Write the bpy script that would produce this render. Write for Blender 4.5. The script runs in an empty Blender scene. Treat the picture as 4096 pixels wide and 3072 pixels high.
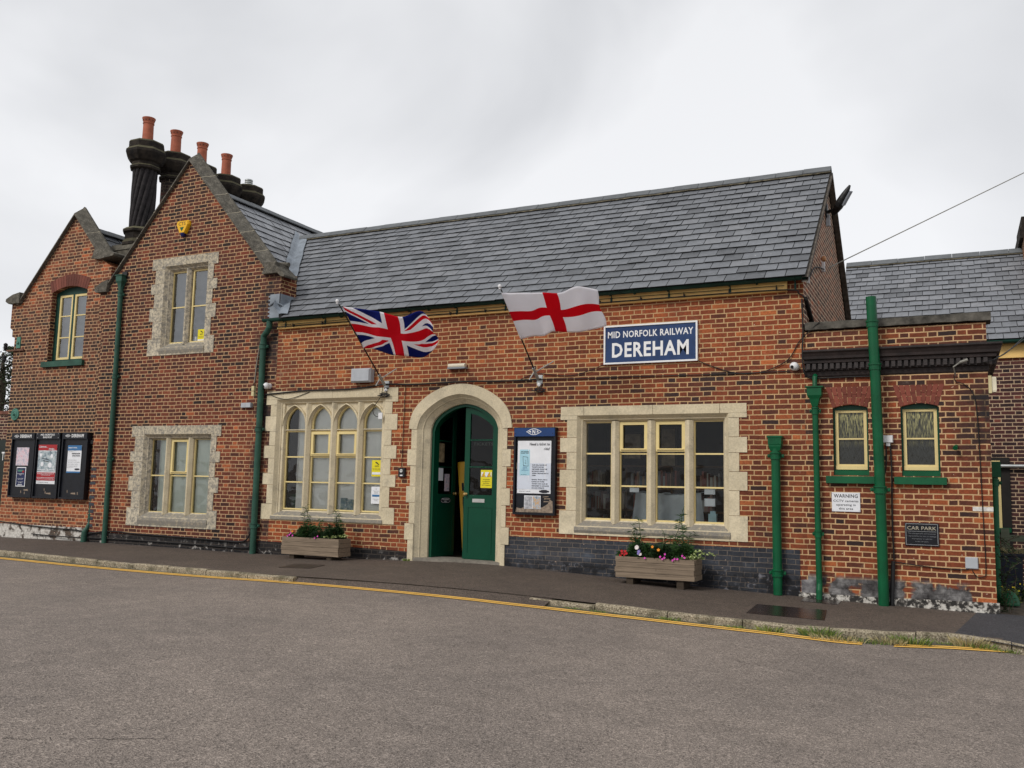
import bpy, math, random
from mathutils import Vector, Matrix, noise as mnoise
from mathutils.geometry import tessellate_polygon
random.seed(7)
S = bpy.context.scene
COL = S.collection
R = math.radians
# ---------------------------------------------------------------- camera
cam_d = bpy.data.cameras.new("camera"); cam = bpy.data.objects.new("camera", cam_d); COL.objects.link(cam); S.camera = cam
YAW, PITCH, ROLL = 0.459632, 0.11513, -0.021466
cam_d.sensor_width = 36; cam_d.lens = 3600/4096*36; cam_d.clip_end = 3000; cam_d.clip_start = .1
_f = Vector((-math.sin(YAW)*math.cos(PITCH), math.cos(YAW)*math.cos(PITCH), math.sin(PITCH)))
_r = Vector((math.cos(YAW), math.sin(YAW), 0)); _d = _f.cross(_r)
_r2 = _r*math.cos(ROLL)+_d*math.sin(ROLL); _d2 = -_r*math.sin(ROLL)+_d*math.cos(ROLL)
cam.matrix_world = Matrix(((_r2.x, -_d2.x, -_f.x, 0), (_r2.y, -_d2.y, -_f.y, -13.2), (_r2.z, -_d2.z, -_f.z, 1.197), (0, 0, 0, 1)))
# ---------------------------------------------------------------- sky and sun (overcast)
SUN_EL, SUN_AZ = R(40), R(205)
W = bpy.data.worlds.new("World"); S.world = W; W.use_nodes = True
nt = W.node_tree; nt.nodes.clear()
def nn(nt, t, **k):
    n = nt.nodes.new(t)
    for a, b in k.items(): setattr(n, a, b)
    return n
o_ = nn(nt, 'ShaderNodeOutputWorld'); bg = nn(nt, 'ShaderNodeBackground'); bg2 = nn(nt, 'ShaderNodeBackground')
sky = nn(nt, 'ShaderNodeTexSky', sky_type='NISHITA', sun_disc=False, sun_elevation=SUN_EL, sun_rotation=SUN_AZ)
bg.inputs['Strength'].default_value = .05
nt.links.new(sky.outputs[0], bg.inputs['Color'])
tc = nn(nt, 'ShaderNodeTexCoord'); mp = nn(nt, 'ShaderNodeMapping'); mp.inputs['Scale'].default_value = (1, 1, 1.7)
nz = nn(nt, 'ShaderNodeTexNoise'); nz.inputs['Scale'].default_value = 1.9; nz.inputs['Detail'].default_value = 5.5; nz.inputs['Roughness'].default_value = .45; nz.inputs['Distortion'].default_value = .4
rp = nn(nt, 'ShaderNodeValToRGB'); e = rp.color_ramp.elements
e[0].position = .34; e[0].color = (.43, .44, .462, 1); e[1].position = .62; e[1].color = (.70, .705, .722, 1)
nt.links.new(tc.outputs['Generated'], mp.inputs['Vector']); nt.links.new(mp.outputs[0], nz.inputs['Vector']); nt.links.new(nz.outputs['Fac'], rp.inputs['Fac'])
# brighter towards the horizon
sx = nn(nt, 'ShaderNodeSeparateXYZ'); nt.links.new(tc.outputs['Generated'], sx.inputs[0])
mr = nn(nt, 'ShaderNodeMapRange'); mr.inputs[1].default_value = 0; mr.inputs[2].default_value = .6; mr.inputs[3].default_value = 1.08; mr.inputs[4].default_value = .96
nt.links.new(sx.outputs[2], mr.inputs[0])
nt.links.new(rp.outputs[0], bg2.inputs['Color']); nt.links.new(mr.outputs[0], bg2.inputs['Strength'])
mixs = nn(nt, 'ShaderNodeMixShader'); mixs.inputs[0].default_value = .93
nt.links.new(bg.outputs[0], mixs.inputs[1]); nt.links.new(bg2.outputs[0], mixs.inputs[2]); nt.links.new(mixs.outputs[0], o_.inputs[0])
sd = bpy.data.lights.new("sun", 'SUN'); sun = bpy.data.objects.new("sun", sd); COL.objects.link(sun)
sd.energy = 1.5; sd.angle = R(18); sd.color = (1, .96, .9)
sun.rotation_euler = (math.pi/2-SUN_EL, 0, R(-25))   # light from behind the camera, high
S.view_settings.view_transform = 'Standard'; S.view_settings.look = 'None'; S.view_settings.exposure = 0.42; S.view_settings.gamma = 1
S.view_settings.use_curve_mapping = False
# ---------------------------------------------------------------- helpers
class MB:
    def __init__(s): s.v = []; s.f = []; s.m = []
    def add(s, vs, fs, m=0):
        b = len(s.v); s.v += [tuple(v) for v in vs]; s.f += [tuple(b+i for i in f) for f in fs]; s.m += [m]*len(fs); return s
    def box(s, x0, x1, y0, y1, z0, z1, m=0):
        if x0 > x1: x0, x1 = x1, x0
        if y0 > y1: y0, y1 = y1, y0
        if z0 > z1: z0, z1 = z1, z0
        return s.add([(x0,y0,z0),(x1,y0,z0),(x1,y1,z0),(x0,y1,z0),(x0,y0,z1),(x1,y0,z1),(x1,y1,z1),(x0,y1,z1)],
                     [(0,3,2,1),(4,5,6,7),(0,1,5,4),(1,2,6,5),(2,3,7,6),(3,0,4,7)], m)
    def obox(s, c, ax, ay, az, hx, hy, hz, m=0):
        c = Vector(c); ax = Vector(ax).normalized()*hx; ay = Vector(ay).normalized()*hy; az = Vector(az).normalized()*hz
        vs = [c+sx*ax+sy*ay+sz*az for sz in (-1,1) for sx, sy in ((-1,-1),(1,-1),(1,1),(-1,1))]
        return s.add(vs, [(0,3,2,1),(4,5,6,7),(0,1,5,4),(1,2,6,5),(2,3,7,6),(3,0,4,7)], m)
    def prism(s, P, y0, y1, m=0, holes=()):
        """polygon in XZ extruded in Y; front at y0"""
        loops = [[Vector((a, b, 0)) for a, b in P]]+[[Vector((a, b, 0)) for a, b in h] for h in holes]
        flat = [q for l in loops for q in l]; tri = tessellate_polygon(loops); n = len(flat)
        vs = [(q.x, y0, q.y) for q in flat]+[(q.x, y1, q.y) for q in flat]; fs = []
        for t in tri:
            a, b, c = t
            cr = (flat[b]-flat[a]).cross(flat[c]-flat[a]).z
            if cr < 0: a, b, c = a, c, b
            fs.append((a, b, c)); fs.append((a+n, c+n, b+n))
        k = 0
        for l in loops:
            L = len(l)
            for i in range(L): fs.append((k+i, k+i+n, k+(i+1) % L+n, k+(i+1) % L))
            k += L
        return s.add(vs, fs, m)
    def sheet(s, P, y, m=0, holes=()):
        loops = [[Vector((a, b, 0)) for a, b in P]]+[[Vector((a, b, 0)) for a, b in h] for h in holes]
        flat = [q for l in loops for q in l]; fs = []
        for a, b, c in tessellate_polygon(loops):
            cr = (flat[b]-flat[a]).cross(flat[c]-flat[a]).z
            if cr < 0: b, c = c, b
            fs.append((a, b, c))
        return s.add([(q.x, y, q.y) for q in flat], fs, m)
    def xprism(s, P, x0, x1, m=0):
        """polygon in YZ extruded along X"""
        n = len(P); vs = [(x0, a, b) for a, b in P]+[(x1, a, b) for a, b in P]
        fs = [tuple(range(n)), tuple(range(2*n-1, n-1, -1))]+[(i, i+n, (i+1) % n+n, (i+1) % n) for i in range(n)]
        return s.add(vs, fs, m)
    def loft(s, rings, m=0, closed=True):
        for A, B in zip(rings, rings[1:]):
            n = len(A); k = n if closed else n-1
            s.add(list(A)+list(B), [(i, (i+1) % n, (i+1) % n+n, i+n) for i in range(k)], m)
        return s
    def tube(s, pts, r, n=8, m=0, cap=True):
        pts = [Vector(p) for p in pts]; rs = r if isinstance(r, (list, tuple)) else [r]*len(pts); rings = []; up = None
        for i, p in enumerate(pts):
            t = (pts[min(i+1, len(pts)-1)]-pts[max(i-1, 0)]).normalized()
            if up is None: up = t.orthogonal().normalized()
            up = (up-t*up.dot(t)).normalized(); w = t.cross(up)
            rings.append([p+(up*math.cos(2*math.pi*k/n)+w*math.sin(2*math.pi*k/n))*rs[i] for k in range(n)])
        s.loft(rings, m)
        if cap: s.add(rings[0], [tuple(range(n-1, -1, -1))], m); s.add(rings[-1], [tuple(range(n))], m)
        return s
    def lathe(s, c, prof, n=16, m=0, ax='z', rot=0):
        """prof = [(r, h)] about an axis through c"""
        rings = []
        for r, h in prof:
            ring = []
            for k in range(n):
                a = 2*math.pi*(k+rot)/n; u, v = r*math.cos(a), r*math.sin(a)
                ring.append({'z': (c[0]+u, c[1]+v, c[2]+h), 'y': (c[0]+u, c[1]-h, c[2]+v), 'x': (c[0]+h, c[1]+u, c[2]+v)}[ax])
            rings.append(ring)
        s.loft(rings, m); s.add(rings[0], [tuple(range(n-1, -1, -1))], m); s.add(rings[-1], [tuple(range(n))], m)
        return s
    def build(s, name, mats, parent=None, smooth=False, side=None):
        if side is not None:
            mats = [mats, side]
            for i, f in enumerate(s.f):
                p = [Vector(s.v[j]) for j in f]; nrm = sum(((p[k-1]-p[0]).cross(p[k]-p[0]) for k in range(2, len(p))), Vector())
                if nrm.length > 0 and abs(nrm.normalized().x) > .7: s.m[i] = 1
        me = bpy.data.meshes.new(name); me.from_pydata(s.v, [], s.f); me.validate()
        if not isinstance(mats, (list, tuple)): mats = [mats]
        for m in mats: me.materials.append(m)
        if len(me.polygons) == len(s.m): me.polygons.foreach_set('material_index', s.m)
        if smooth: me.polygons.foreach_set('use_smooth', [True]*len(me.polygons))
        me.update()
        o = bpy.data.objects.new(name, me); COL.objects.link(o)
        if parent is not None:
            o.parent = parent; o.location = -wloc(parent)
        return o
def wloc(o):
    v = Vector(o.location)
    while o.parent: o = o.parent; v += Vector(o.location)
    return v
def tag(o, label=None, cat=None, group=None, kind=None):
    if label: o['label'] = label
    if cat: o['category'] = cat
    if group: o['group'] = group
    if kind: o['kind'] = kind
    return o
def thing(name, loc, label, cat, group=None):
    o = bpy.data.objects.new(name, None); COL.objects.link(o); o.location = loc; o.empty_display_size = .1
    return tag(o, label, cat, group)
def struct(o): o['kind'] = 'structure'; return o
# ---------------------------------------------------------------- materials
class N:
    """small node builder"""
    def __init__(s, name):
        s.m = bpy.data.materials.new(name); s.m.use_nodes = True; s.t = s.m.node_tree
        s.b = s.t.nodes['Principled BSDF']; s.o = s.t.nodes['Material Output']; s.g = None
    def pos(s):
        if not s.g: s.g = nn(s.t, 'ShaderNodeNewGeometry')
        return s.g.outputs['Position']
    def isl(s): s.pos(); return s.g.outputs['Random Per Island']
    def set(s, i, v):
        if isinstance(v, bpy.types.NodeSocket): s.t.links.new(v, i)
        elif v is not None:
            if hasattr(i, 'default_value') and not hasattr(i.default_value, '__len__'): i.default_value = v
            else:
                v = tuple(v); i.default_value = v+(1,) if len(i.default_value) == 4 and len(v) == 3 else v
    def M(s, op, a, b=None, c=None, clamp=False):
        n = nn(s.t, 'ShaderNodeMath', operation=op); n.use_clamp = clamp
        for k, v in enumerate((a, b, c)):
            if v is not None: s.set(n.inputs[k], v)
        return n.outputs[0]
    def sep(s, v): n = nn(s.t, 'ShaderNodeSeparateXYZ'); s.set(n.inputs[0], v); return n.outputs
    def comb(s, x, y, z=0):
        n = nn(s.t, 'ShaderNodeCombineXYZ')
        for k, v in enumerate((x, y, z)): s.set(n.inputs[k], v)
        return n.outputs[0]
    def noise(s, sc, det=3, vec=None, rough=.55, out='Fac', dist=0):
        n = nn(s.t, 'ShaderNodeTexNoise'); s.set(n.inputs['Vector'], vec if vec is not None else s.pos())
        n.inputs['Scale'].default_value = sc; n.inputs['Detail'].default_value = det; n.inputs['Roughness'].default_value = rough; n.inputs['Distortion'].default_value = dist
        return n.outputs[out]
    def scalev(s, v, sc):
        n = nn(s.t, 'ShaderNodeVectorMath', operation='MULTIPLY'); s.set(n.inputs[0], v); n.inputs[1].default_value = sc; return n.outputs[0]
    def mapr(s, v, a, b, c=0, d=1, smooth=False):
        n = nn(s.t, 'ShaderNodeMapRange'); n.interpolation_type = 'SMOOTHSTEP' if smooth else 'LINEAR'
        s.set(n.inputs[0], v)
        for k, x in enumerate((a, b, c, d)): n.inputs[k+1].default_value = x
        return n.outputs[0]
    def mix(s, f, a, b, bt='MIX'):
        n = nn(s.t, 'ShaderNodeMix', data_type='RGBA', blend_type=bt); s.set(n.inputs[0], f); s.set(n.inputs[6], a); s.set(n.inputs[7], b); return n.outputs[2]
    def ramp(s, f, els, const=False):
        n = nn(s.t, 'ShaderNodeValToRGB'); n.color_ramp.interpolation = 'CONSTANT' if const else 'LINEAR'
        E = n.color_ramp.elements
        while len(E) < len(els): E.new(.5)
        for q, (p, c) in zip(E, els): q.position = p; q.color = (c[0], c[1], c[2], 1)
        s.set(n.inputs[0], f); return n.outputs[0]
    def wn(s, v):
        n = nn(s.t, 'ShaderNodeTexWhiteNoise', noise_dimensions='3D'); s.set(n.inputs['Vector'], v); return n.outputs
    def bump(s, h, strength=.3, dist=.01):
        n = nn(s.t, 'ShaderNodeBump'); n.inputs['Strength'].default_value = strength; n.inputs['Distance'].default_value = dist
        s.set(n.inputs['Height'], h); s.t.links.new(n.outputs[0], s.b.inputs['Normal'])
    def fin(s, col, rough=.7, spec=.3, metal=0):
        s.set(s.b.inputs['Base Color'], col); s.set(s.b.inputs['Roughness'], rough); s.b.inputs['Specular IOR Level'].default_value = spec
        s.b.inputs['Metallic'].default_value = metal; return s.m
def sc3(c, k): return tuple(min(1, x*k) for x in c)
_mc = {}
def pm(name, col, rough=.6, var=.18, scale=6, bump=.0, bscale=60, metal=0, spec=.35, isl=0.):
    if name in _mc: return _mc[name]
    n = N(name); f = n.noise(scale, 5)
    f = n.mapr(f, .3, .7)
    if isl: f = n.M('ADD', n.M('MULTIPLY', f, 1-isl), n.M('MULTIPLY', n.isl(), isl))
    c = n.mix(f, sc3(col, 1-var), sc3(col, 1+var))
    if bump: n.bump(n.noise(bscale, 4), bump, .01)
    _mc[name] = n.fin(c, rough, spec, metal); return _mc[name]
def brick(name, U='x', bond='flemish', h=.0725, pitch=.364, pal=None, mortar=(.50, .325, .165), zones=(), shift=0., stain=None, mdark=.25, jw=.0058, zoff=0.):
    """U: horizontal axis ('x' or 'y'). zones: (z0,z1,z2,z3,amount) makes bricks darker between z1 and z2. stain: list of (node fn)"""
    n = N(name); P = n.pos(); x, y, z = n.sep(P)
    wob = n.sep(n.noise(3.0, 2, out='Color')); wob2 = n.sep(n.noise(38, 2, out='Color'))
    u = x if U == 'x' else y
    u = n.M('ADD', u, n.M('MULTIPLY', n.M('SUBTRACT', wob[0], .5), .012)); u = n.M('ADD', u, n.M('MULTIPLY', n.M('SUBTRACT', wob2[0], .5), .007))
    v = n.M('ADD', z, n.M('MULTIPLY', n.M('SUBTRACT', wob[1], .5), .018)); v = n.M('ADD', v, n.M('MULTIPLY', n.M('SUBTRACT', wob2[1], .5), .007))
    v = n.M('ADD', v, 10+zoff)
    row = n.M('FLOOR', n.M('DIVIDE', v, h)); fv = n.M('MULTIPLY', n.M('FRACT', n.M('DIVIDE', v, h)), h)
    odd = n.M('MODULO', row, 2.0)
    if bond == 'flemish': split = .665; off = n.M('MULTIPLY', odd, .5*pitch)
    elif bond == 'stretcher': split = 1.0; off = n.M('MULTIPLY', odd, .5*pitch)
    else: split = n.M('ADD', .5, n.M('MULTIPLY', odd, .5)); off = n.M('MULTIPLY', odd, .25*pitch)
    rj = n.wn(n.comb(row, 7.7, 3.1))[0]
    off = n.M('ADD', off, n.M('MULTIPLY', rj, .03))
    uu = n.M('DIVIDE', n.M('ADD', n.M('ADD', u, 60), off), pitch); cell = n.M('FLOOR', uu); fu = n.M('FRACT', uu)
    part = n.M('GREATER_THAN', fu, split)
    d = n.M('MINIMUM', n.M('MINIMUM', fu, n.M('SUBTRACT', 1.0, fu)), n.M('ABSOLUTE', n.M('SUBTRACT', fu, split)))
    d = n.M('MULTIPLY', d, pitch); dv = n.M('MINIMUM', fv, n.M('SUBTRACT', h, fv))
    dm = n.M('MINIMUM', n.M('MULTIPLY', d, .93), dv)
    mask = n.mapr(dm, jw*.95, jw*1.5)          # 0 mortar 1 brick
    rnd = n.wn(n.comb(cell, row, part)); r1 = rnd[0]; rc = n.sep(rnd[1])
    bias = n.M('ADD', n.M('MULTIPLY', n.M('SUBTRACT', n.noise(.6, 3), .5), .9), n.M('MULTIPLY', n.M('SUBTRACT', n.noise(2.6, 2), .5), .34))
    r1 = n.ramp(r1, [(0, (0,)*3), (.09, (.27,)*3), (.9, (.72,)*3), (1, (1,)*3)])
    w = n.M('ADD', n.M('ADD', r1, bias), shift)
    for (z0, z1, z2, z3, amt) in zones:
        a = n.M('MULTIPLY', n.mapr(z, z0, z1, smooth=True), n.mapr(z, z2, z3, 1, 0, smooth=True))
        w = n.M('SUBTRACT', w, n.M('MULTIPLY', a, amt))
    pal = pal or [(0, (.035, .018, .018)), (.10, (.085, .026, .022)), (.26, (.17, .045, .03)), (.5, (.27, .07, .038)), (.78, (.38, .10, .045)), (1, (.52, .16, .07))]
    c = n.ramp(w, pal)
    inn = n.noise(28, 4, rough=.65)
    c = n.mix(1.0, c, n.ramp(n.mapr(inn, .28, .72), [(0, (.62, .62, .66)), (1, (1.32, 1.28, 1.22))]), 'MULTIPLY')
    dr = n.noise(.42, 4, rough=.6); c = n.mix(1.0, c, n.ramp(dr, [(.32, (.70, .72, .78)), (.5, (1, 1, 1)), (.68, (1.22, 1.10, .98))]), 'MULTIPLY')
    sm = n.M('MULTIPLY', n.mapr(n.noise(2.4, 6, rough=.72, dist=.4), .60, .74, 0, .34), n.mapr(n.noise(14, 3), .4, .6)); c = n.mix(sm, c, (.42, .33, .26))
    # spalls: pale chips on a few bricks
    sp = n.M('MULTIPLY', n.M('GREATER_THAN', n.noise(19, 2), .715), n.M('GREATER_THAN', rc[1], .6))
    c = n.mix(n.M('MULTIPLY', sp, .75), c, (.62, .45, .33))
    soot = n.mapr(n.noise(1.1, 5, rough=.65), .50, .72, 0, mdark*2)
    mc = n.mix(n.mapr(n.noise(9, 3), .3, .7), sc3(mortar, .8), sc3(mortar, 1.18)); mc = n.mix(n.M('MULTIPLY', soot, .8), mc, (.16, .12, .09))
    c = n.mix(n.M('MULTIPLY', soot, .35), c, (.05, .03, .028))
    col = n.mix(mask, mc, c)
    if stain: col = stain(n, col, x, y, z)
    n.bump(n.M('ADD', n.M('MULTIPLY', mask, .8), n.M('MULTIPLY', n.noise(90, 3), .5)), .55, .006)
    return n.fin(col, n.mix(mask, (.95,)*3, (.78,)*3), .25)
def black_line(n, col, x, y, z):   # soot run in the corner beside the drainpipe and under the kneeler
    a = n.mapr(n.M('ABSOLUTE', n.M('SUBTRACT', x, -11.78)), .12, .42, 1, 0, smooth=True)
    a = n.M('MULTIPLY', a, n.mapr(n.noise(2.2, 4), .36, .60)); a = n.M('MULTIPLY', a, n.mapr(z, 5.2, 4.6, .55, 1)); a = n.M('MULTIPLY', a, .95)
    return n.mix(a, col, (.022, .018, .018))
def right_soot(n, col, x, y, z):   # black weathering at the corner of the low block
    a = n.M('MULTIPLY', n.mapr(x, -.12, .34), n.M('MULTIPLY', n.mapr(z, 1.4, 1.9), n.mapr(z, 2.5, 2.9, 1, 0))); a = n.M('MULTIPLY', a, n.mapr(n.noise(5, 4), .33, .58))
    col = n.mix(n.M('MULTIPLY', a, .88), col, (.016, .014, .016))
    b = n.M('MULTIPLY', n.mapr(z, .12, .06, 0, 1), n.mapr(n.M('ADD', n.noise(2.6, 5), n.mapr(x, .1, .3, 0, -.5)), .42, .47))
    g = n.ramp(n.noise(5, 6, dist=.3, rough=.65), [(.38, (.018, .016, .016)), (.52, (.10, .095, .095)), (.68, (.27, .26, .255))])
    return n.mix(b, col, g)
M_ = {}
RED = [(0, (.040, .022, .020)), (.06, (.060, .025, .019)), (.18, (.100, .032, .019)), (.42, (.180, .046, .020)), (.75, (.265, .066, .024)), (1, (.41, .122, .040))]
MAROON = [(0, (.020, .012, .012)), (.12, (.040, .017, .014)), (.32, (.085, .026, .017)), (.65, (.150, .039, .021)), (.9, (.24, .065, .028)), (1, (.38, .11, .042))]
BROWN = [(0, (.026, .016, .014)), (.3, (.052, .027, .020)), (.6, (.105, .040, .024)), (.9, (.20, .062, .030)), (1, (.34, .10, .042))]
M_['brick_main'] = brick('brick_main', pal=RED, zones=[(2.0, 2.3, 2.95, 3.2, .22), (.2, .4, 1.9, 2.2, .10)], shift=.10, mdark=.28)
M_['brick_wing'] = brick('brick_wing', pal=MAROON, zones=[(2.9, 3.3, 7.4, 8.2, .13), (.9, 1.1, 1.9, 2.2, -.2)], mortar=(.46, .29, .16), pitch=.345, shift=-.03, stain=black_line, mdark=.22, h=.0735)
M_['brick_wing0'] = brick('brick_wing0', bond='english', pitch=.236, h=.0735, pal=BROWN, zones=[(1.2, 1.6, 3.2, 3.6, .25), (-1, -.9, .9, 1.2, -.35), (4.6, 5.2, 8, 9, -.20)], shift=.03, mortar=(.48, .30, .17), mdark=.12)
M_['brick_low'] = brick('brick_low', pal=RED, zones=[(1.3, 1.7, 9, 10, .20)], pitch=.352, shift=-.0, stain=right_soot, mortar=(.54, .35, .185), jw=.0062)
M_['brick_side'] = brick('brick_side', U='y', pal=BROWN, zones=[], shift=.15, mortar=(.72, .55, .4), mdark=.1)
M_['brick_side2'] = brick('brick_side2', U='y', pal=MAROON)
M_['brick_rear'] = brick('brick_rear', pal=[(0, (.02, .014, .016)), (.4, (.045, .022, .022)), (.8, (.10, .032, .028)), (1, (.2, .06, .04))], zones=[(3.7, 3.9, 5, 6, -.8)], mortar=(.5, .36, .24))
def blueplinth(n, col, x, y, z):
    a = n.mapr(z, .12, .02); a = n.M('MULTIPLY', a, n.mapr(n.noise(4, 5, dist=1), .36, .55)); col = n.mix(n.M('MULTIPLY', a, .9), col, (.010, .010, .012))
    b = n.M('MULTIPLY', n.mapr(z, .14, .05), n.mapr(n.noise(7, 5, dist=2), .60, .72)); col = n.mix(b, col, (.17, .17, .19))
    e_ = n.M('MULTIPLY', n.mapr(n.M('ABSOLUTE', n.M('SUBTRACT', z, .19)), .0, .10, 1, 0), n.mapr(n.noise(2.2, 3), .5, .7)); return n.mix(n.M('MULTIPLY', e_, .5), col, (.16, .19, .24))
M_['brick_blue'] = brick('brick_blue', h=.0725, pitch=.38, pal=[(0, (.022, .025, .032)), (.5, (.036, .041, .052)), (1, (.055, .062, .078))], mortar=(.15, .125, .105), mdark=.1, stain=blueplinth, jw=.0035)
def blackbase(n, col, x, y, z):
    b = n.mapr(n.noise(8, 6, dist=.2), .56, .66); b = n.M('MULTIPLY', b, n.mapr(z, .06, -.06, .15, 1)); return n.mix(b, col, (.34, .32, .30))
M_['brick_black'] = brick('brick_black', pal=[(0, (.008, .008, .009)), (1, (.022, .020, .022))], mortar=(.05, .042, .036), mdark=.1, stain=blackbase)
def whitebase(n, col, x, y, z):
    b = n.mapr(n.noise(6, 6, dist=.2), .40, .50); return n.mix(b, col, n.ramp(n.noise(20, 3), [(.3, (.42, .39, .35)), (.7, (.68, .65, .6))]))
M_['brick_white'] = brick('brick_white', pal=[(0, (.03, .025, .022)), (1, (.12, .09, .07))], mortar=(.12, .1, .08), mdark=.1, stain=whitebase)
def stone(name, col, lich=.0, dark=.62):
    n = N(name); f = n.noise(3.0, 5, dist=.3); c = n.mix(n.mapr(f, .3, .7), sc3(col, .80), sc3(col, 1.12))
    c = n.mix(n.M('MULTIPLY', n.isl(), .5), c, sc3((col[0]*.92, col[1]*.9, col[2]*.84), .92))
    c = n.mix(n.mapr(n.noise(4.5, 7, rough=.75), .54, .74, 0, dark), c, (.17, .155, .13)); c = n.mix(n.mapr(n.noise(26, 3), .68, .74, 0, .5), c, (.75, .70, .58))
    if lich: c = n.mix(n.mapr(n.noise(16, 6, rough=.8), .50-lich*.12, .60-lich*.12, 0, .8), c, (.19, .18, .165))
    c = n.mix(1.0, c, n.ramp(n.noise(45, 4), [(.3, (.86, .86, .86)), (.7, (1.1, 1.1, 1.1))]), 'MULTIPLY')
    n.bump(n.noise(60, 6), .35, .008); return n.fin(c, .92, .2)
M_['stone'] = stone('limestone', (.64, .555, .395))
M_['stone_dirty'] = stone('limestone_dirty', (.56, .49, .37), lich=.35, dark=.75)
M_['sill_stone'] = stone('sill_stone', (.42, .36, .26), lich=1.0, dark=.5)
def coping_mat():
    n = N('coping_stone'); c = n.ramp(n.noise(9, 6, rough=.75), [(.3, (.035, .032, .027)), (.5, (.085, .077, .062)), (.7, (.19, .172, .14))])
    c = n.mix(n.mapr(n.noise(75, 3), .64, .69, 0, .85), c, (.50, .47, .42)); c = n.mix(n.mapr(n.isl(), 0, 1, 0, .25), c, (.2, .19, .165)); n.bump(n.noise(70, 5), .5, .01); return n.fin(c, .95, .2)
M_['coping'] = coping_mat()
def slate_mat(name, base=(.140, .147, .160), k=1.):
    n = N(name); r = n.isl(); x, y, z = n.sep(n.pos())
    c = n.ramp(r, [(0, sc3(base, .55*k)), (.06, sc3(base, .72*k)), (.25, sc3(base, .92*k)), (.8, sc3(base, 1.12*k)), (1, sc3((base[0]*1.02, base[1], base[2]*.98), 1.25*k))])
    c = n.mix(1, c, n.ramp(n.noise(11, 6, rough=.7), [(.3, (.78, .78, .77)), (.7, (1.15, 1.16, 1.18))]), 'MULTIPLY')
    c = n.mix(n.mapr(n.noise(1.2, 5), .56, .76, 0, .45), c, (.05, .05, .05))
    c = n.mix(n.mapr(n.noise(21, 2), .735, .76, 0, .8), c, (.45, .45, .43))
    n.bump(n.noise(40, 5), .25, .006); return n.fin(c, n.mapr(n.noise(5, 3), .3, .7, .38, .55), .5)
M_['slate'] = slate_mat('roof_slate')
M_['slate_edge_shade'] = pm('slate_edge_shade', (.018, .018, .018), .9)  # near-black edge faces: shadow lines between slates put into the colour
M_['slate_dark'] = pm('slate_underlay', (.012, .012, .013), .9)
M_['ridge'] = pm('ridge_tile_grey', (.12, .128, .135), .75, .25, 5, .3, 50, isl=.3)
M_['bed'] = pm('lime_bedding', (.10, .085, .055), .95, .7, 14, .6, 60)
M_['lead'] = pm('lead_flashing', (.20, .23, .265), .5, .3, 4, .3, 14, spec=.5)
M_['terracotta'] = pm('terracotta_pot', (.36, .105, .058), .75, .22, 6, .2, 40)
M_['chim'] = brick('chimney_brick', pal=[(0, (.010, .009, .009)), (.5, (.020, .015, .014)), (.85, (.045, .020, .016)), (1, (.12, .04, .028))], mortar=(.12, .10, .07), mdark=.5, h=.08, pitch=.3)
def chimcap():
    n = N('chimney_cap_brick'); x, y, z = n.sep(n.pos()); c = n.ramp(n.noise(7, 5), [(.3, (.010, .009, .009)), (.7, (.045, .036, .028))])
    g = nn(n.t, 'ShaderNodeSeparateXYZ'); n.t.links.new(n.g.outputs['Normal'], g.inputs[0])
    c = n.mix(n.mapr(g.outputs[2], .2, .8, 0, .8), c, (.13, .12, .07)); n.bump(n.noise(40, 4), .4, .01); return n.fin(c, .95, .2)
M_['chimcap'] = chimcap()
def paint(name, col, rough=.35, var=.12, rust=0):
    n = N(name); c = n.mix(n.mapr(n.noise(5, 5), .3, .7), sc3(col, 1-var), sc3(col, 1+var))
    c = n.mix(n.mapr(n.noise(22, 5, rough=.7), .60, .74, 0, .5+rust), c, sc3((col[0]*.55+.02, col[1]*.5+.015, col[2]*.5+.012), .8))
    n.bump(n.noise(55, 4), .12, .004); return n.fin(c, rough, .28)
M_['green'] = paint('green_gloss_paint', (.002, .082, .030), .38, .2, .15)
M_['green_old'] = paint('green_faded_paint', (.024, .078, .054), .55, .25, .3)
M_['green_dark'] = paint('green_door_paint', (.001, .052, .026), .34, .08)
M_['green_gutter'] = paint('green_gutter_paint', (.008, .045, .032), .5, .3, .3)
M_['teal'] = paint('teal_iron_paint', (.07, .20, .15), .6, .15)
M_['cream'] = paint('cream_paint', (.72, .58, .27), .45, .06)
M_['cream_dull'] = paint('cream_dull_paint', (.58, .50, .28), .5, .1)
M_['fascia'] = paint('fascia_paint', (.85, .56, .20), .55, .12)
def glass(name, tint=(.9, .94, .93), refl=1.0, rough=0.0):
    n = N(name); t = n.t; t.nodes.remove(n.b)
    tr = nn(t, 'ShaderNodeBsdfTransparent'); tr.inputs[0].default_value = (*tint, 1); gl = nn(t, 'ShaderNodeBsdfGlossy'); gl.inputs['Roughness'].default_value = rough
    fr = nn(t, 'ShaderNodeFresnel'); fr.inputs[0].default_value = 1.55; bp = nn(t, 'ShaderNodeBump'); bp.inputs['Strength'].default_value = .6; bp.inputs['Distance'].default_value = .03
    t.links.new(n.noise(2.3, 2), bp.inputs['Height']); t.links.new(bp.outputs[0], gl.inputs['Normal']); 
    mx = nn(t, 'ShaderNodeMixShader'); t.links.new(n.M('MULTIPLY', fr.outputs[0], 1.0*refl, clamp=True), mx.inputs[0]); t.links.new(tr.outputs[0], mx.inputs[1]); t.links.new(gl.outputs[0], mx.inputs[2])
    t.links.new(mx.outputs[0], n.o.inputs[0]); return n.m
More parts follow.
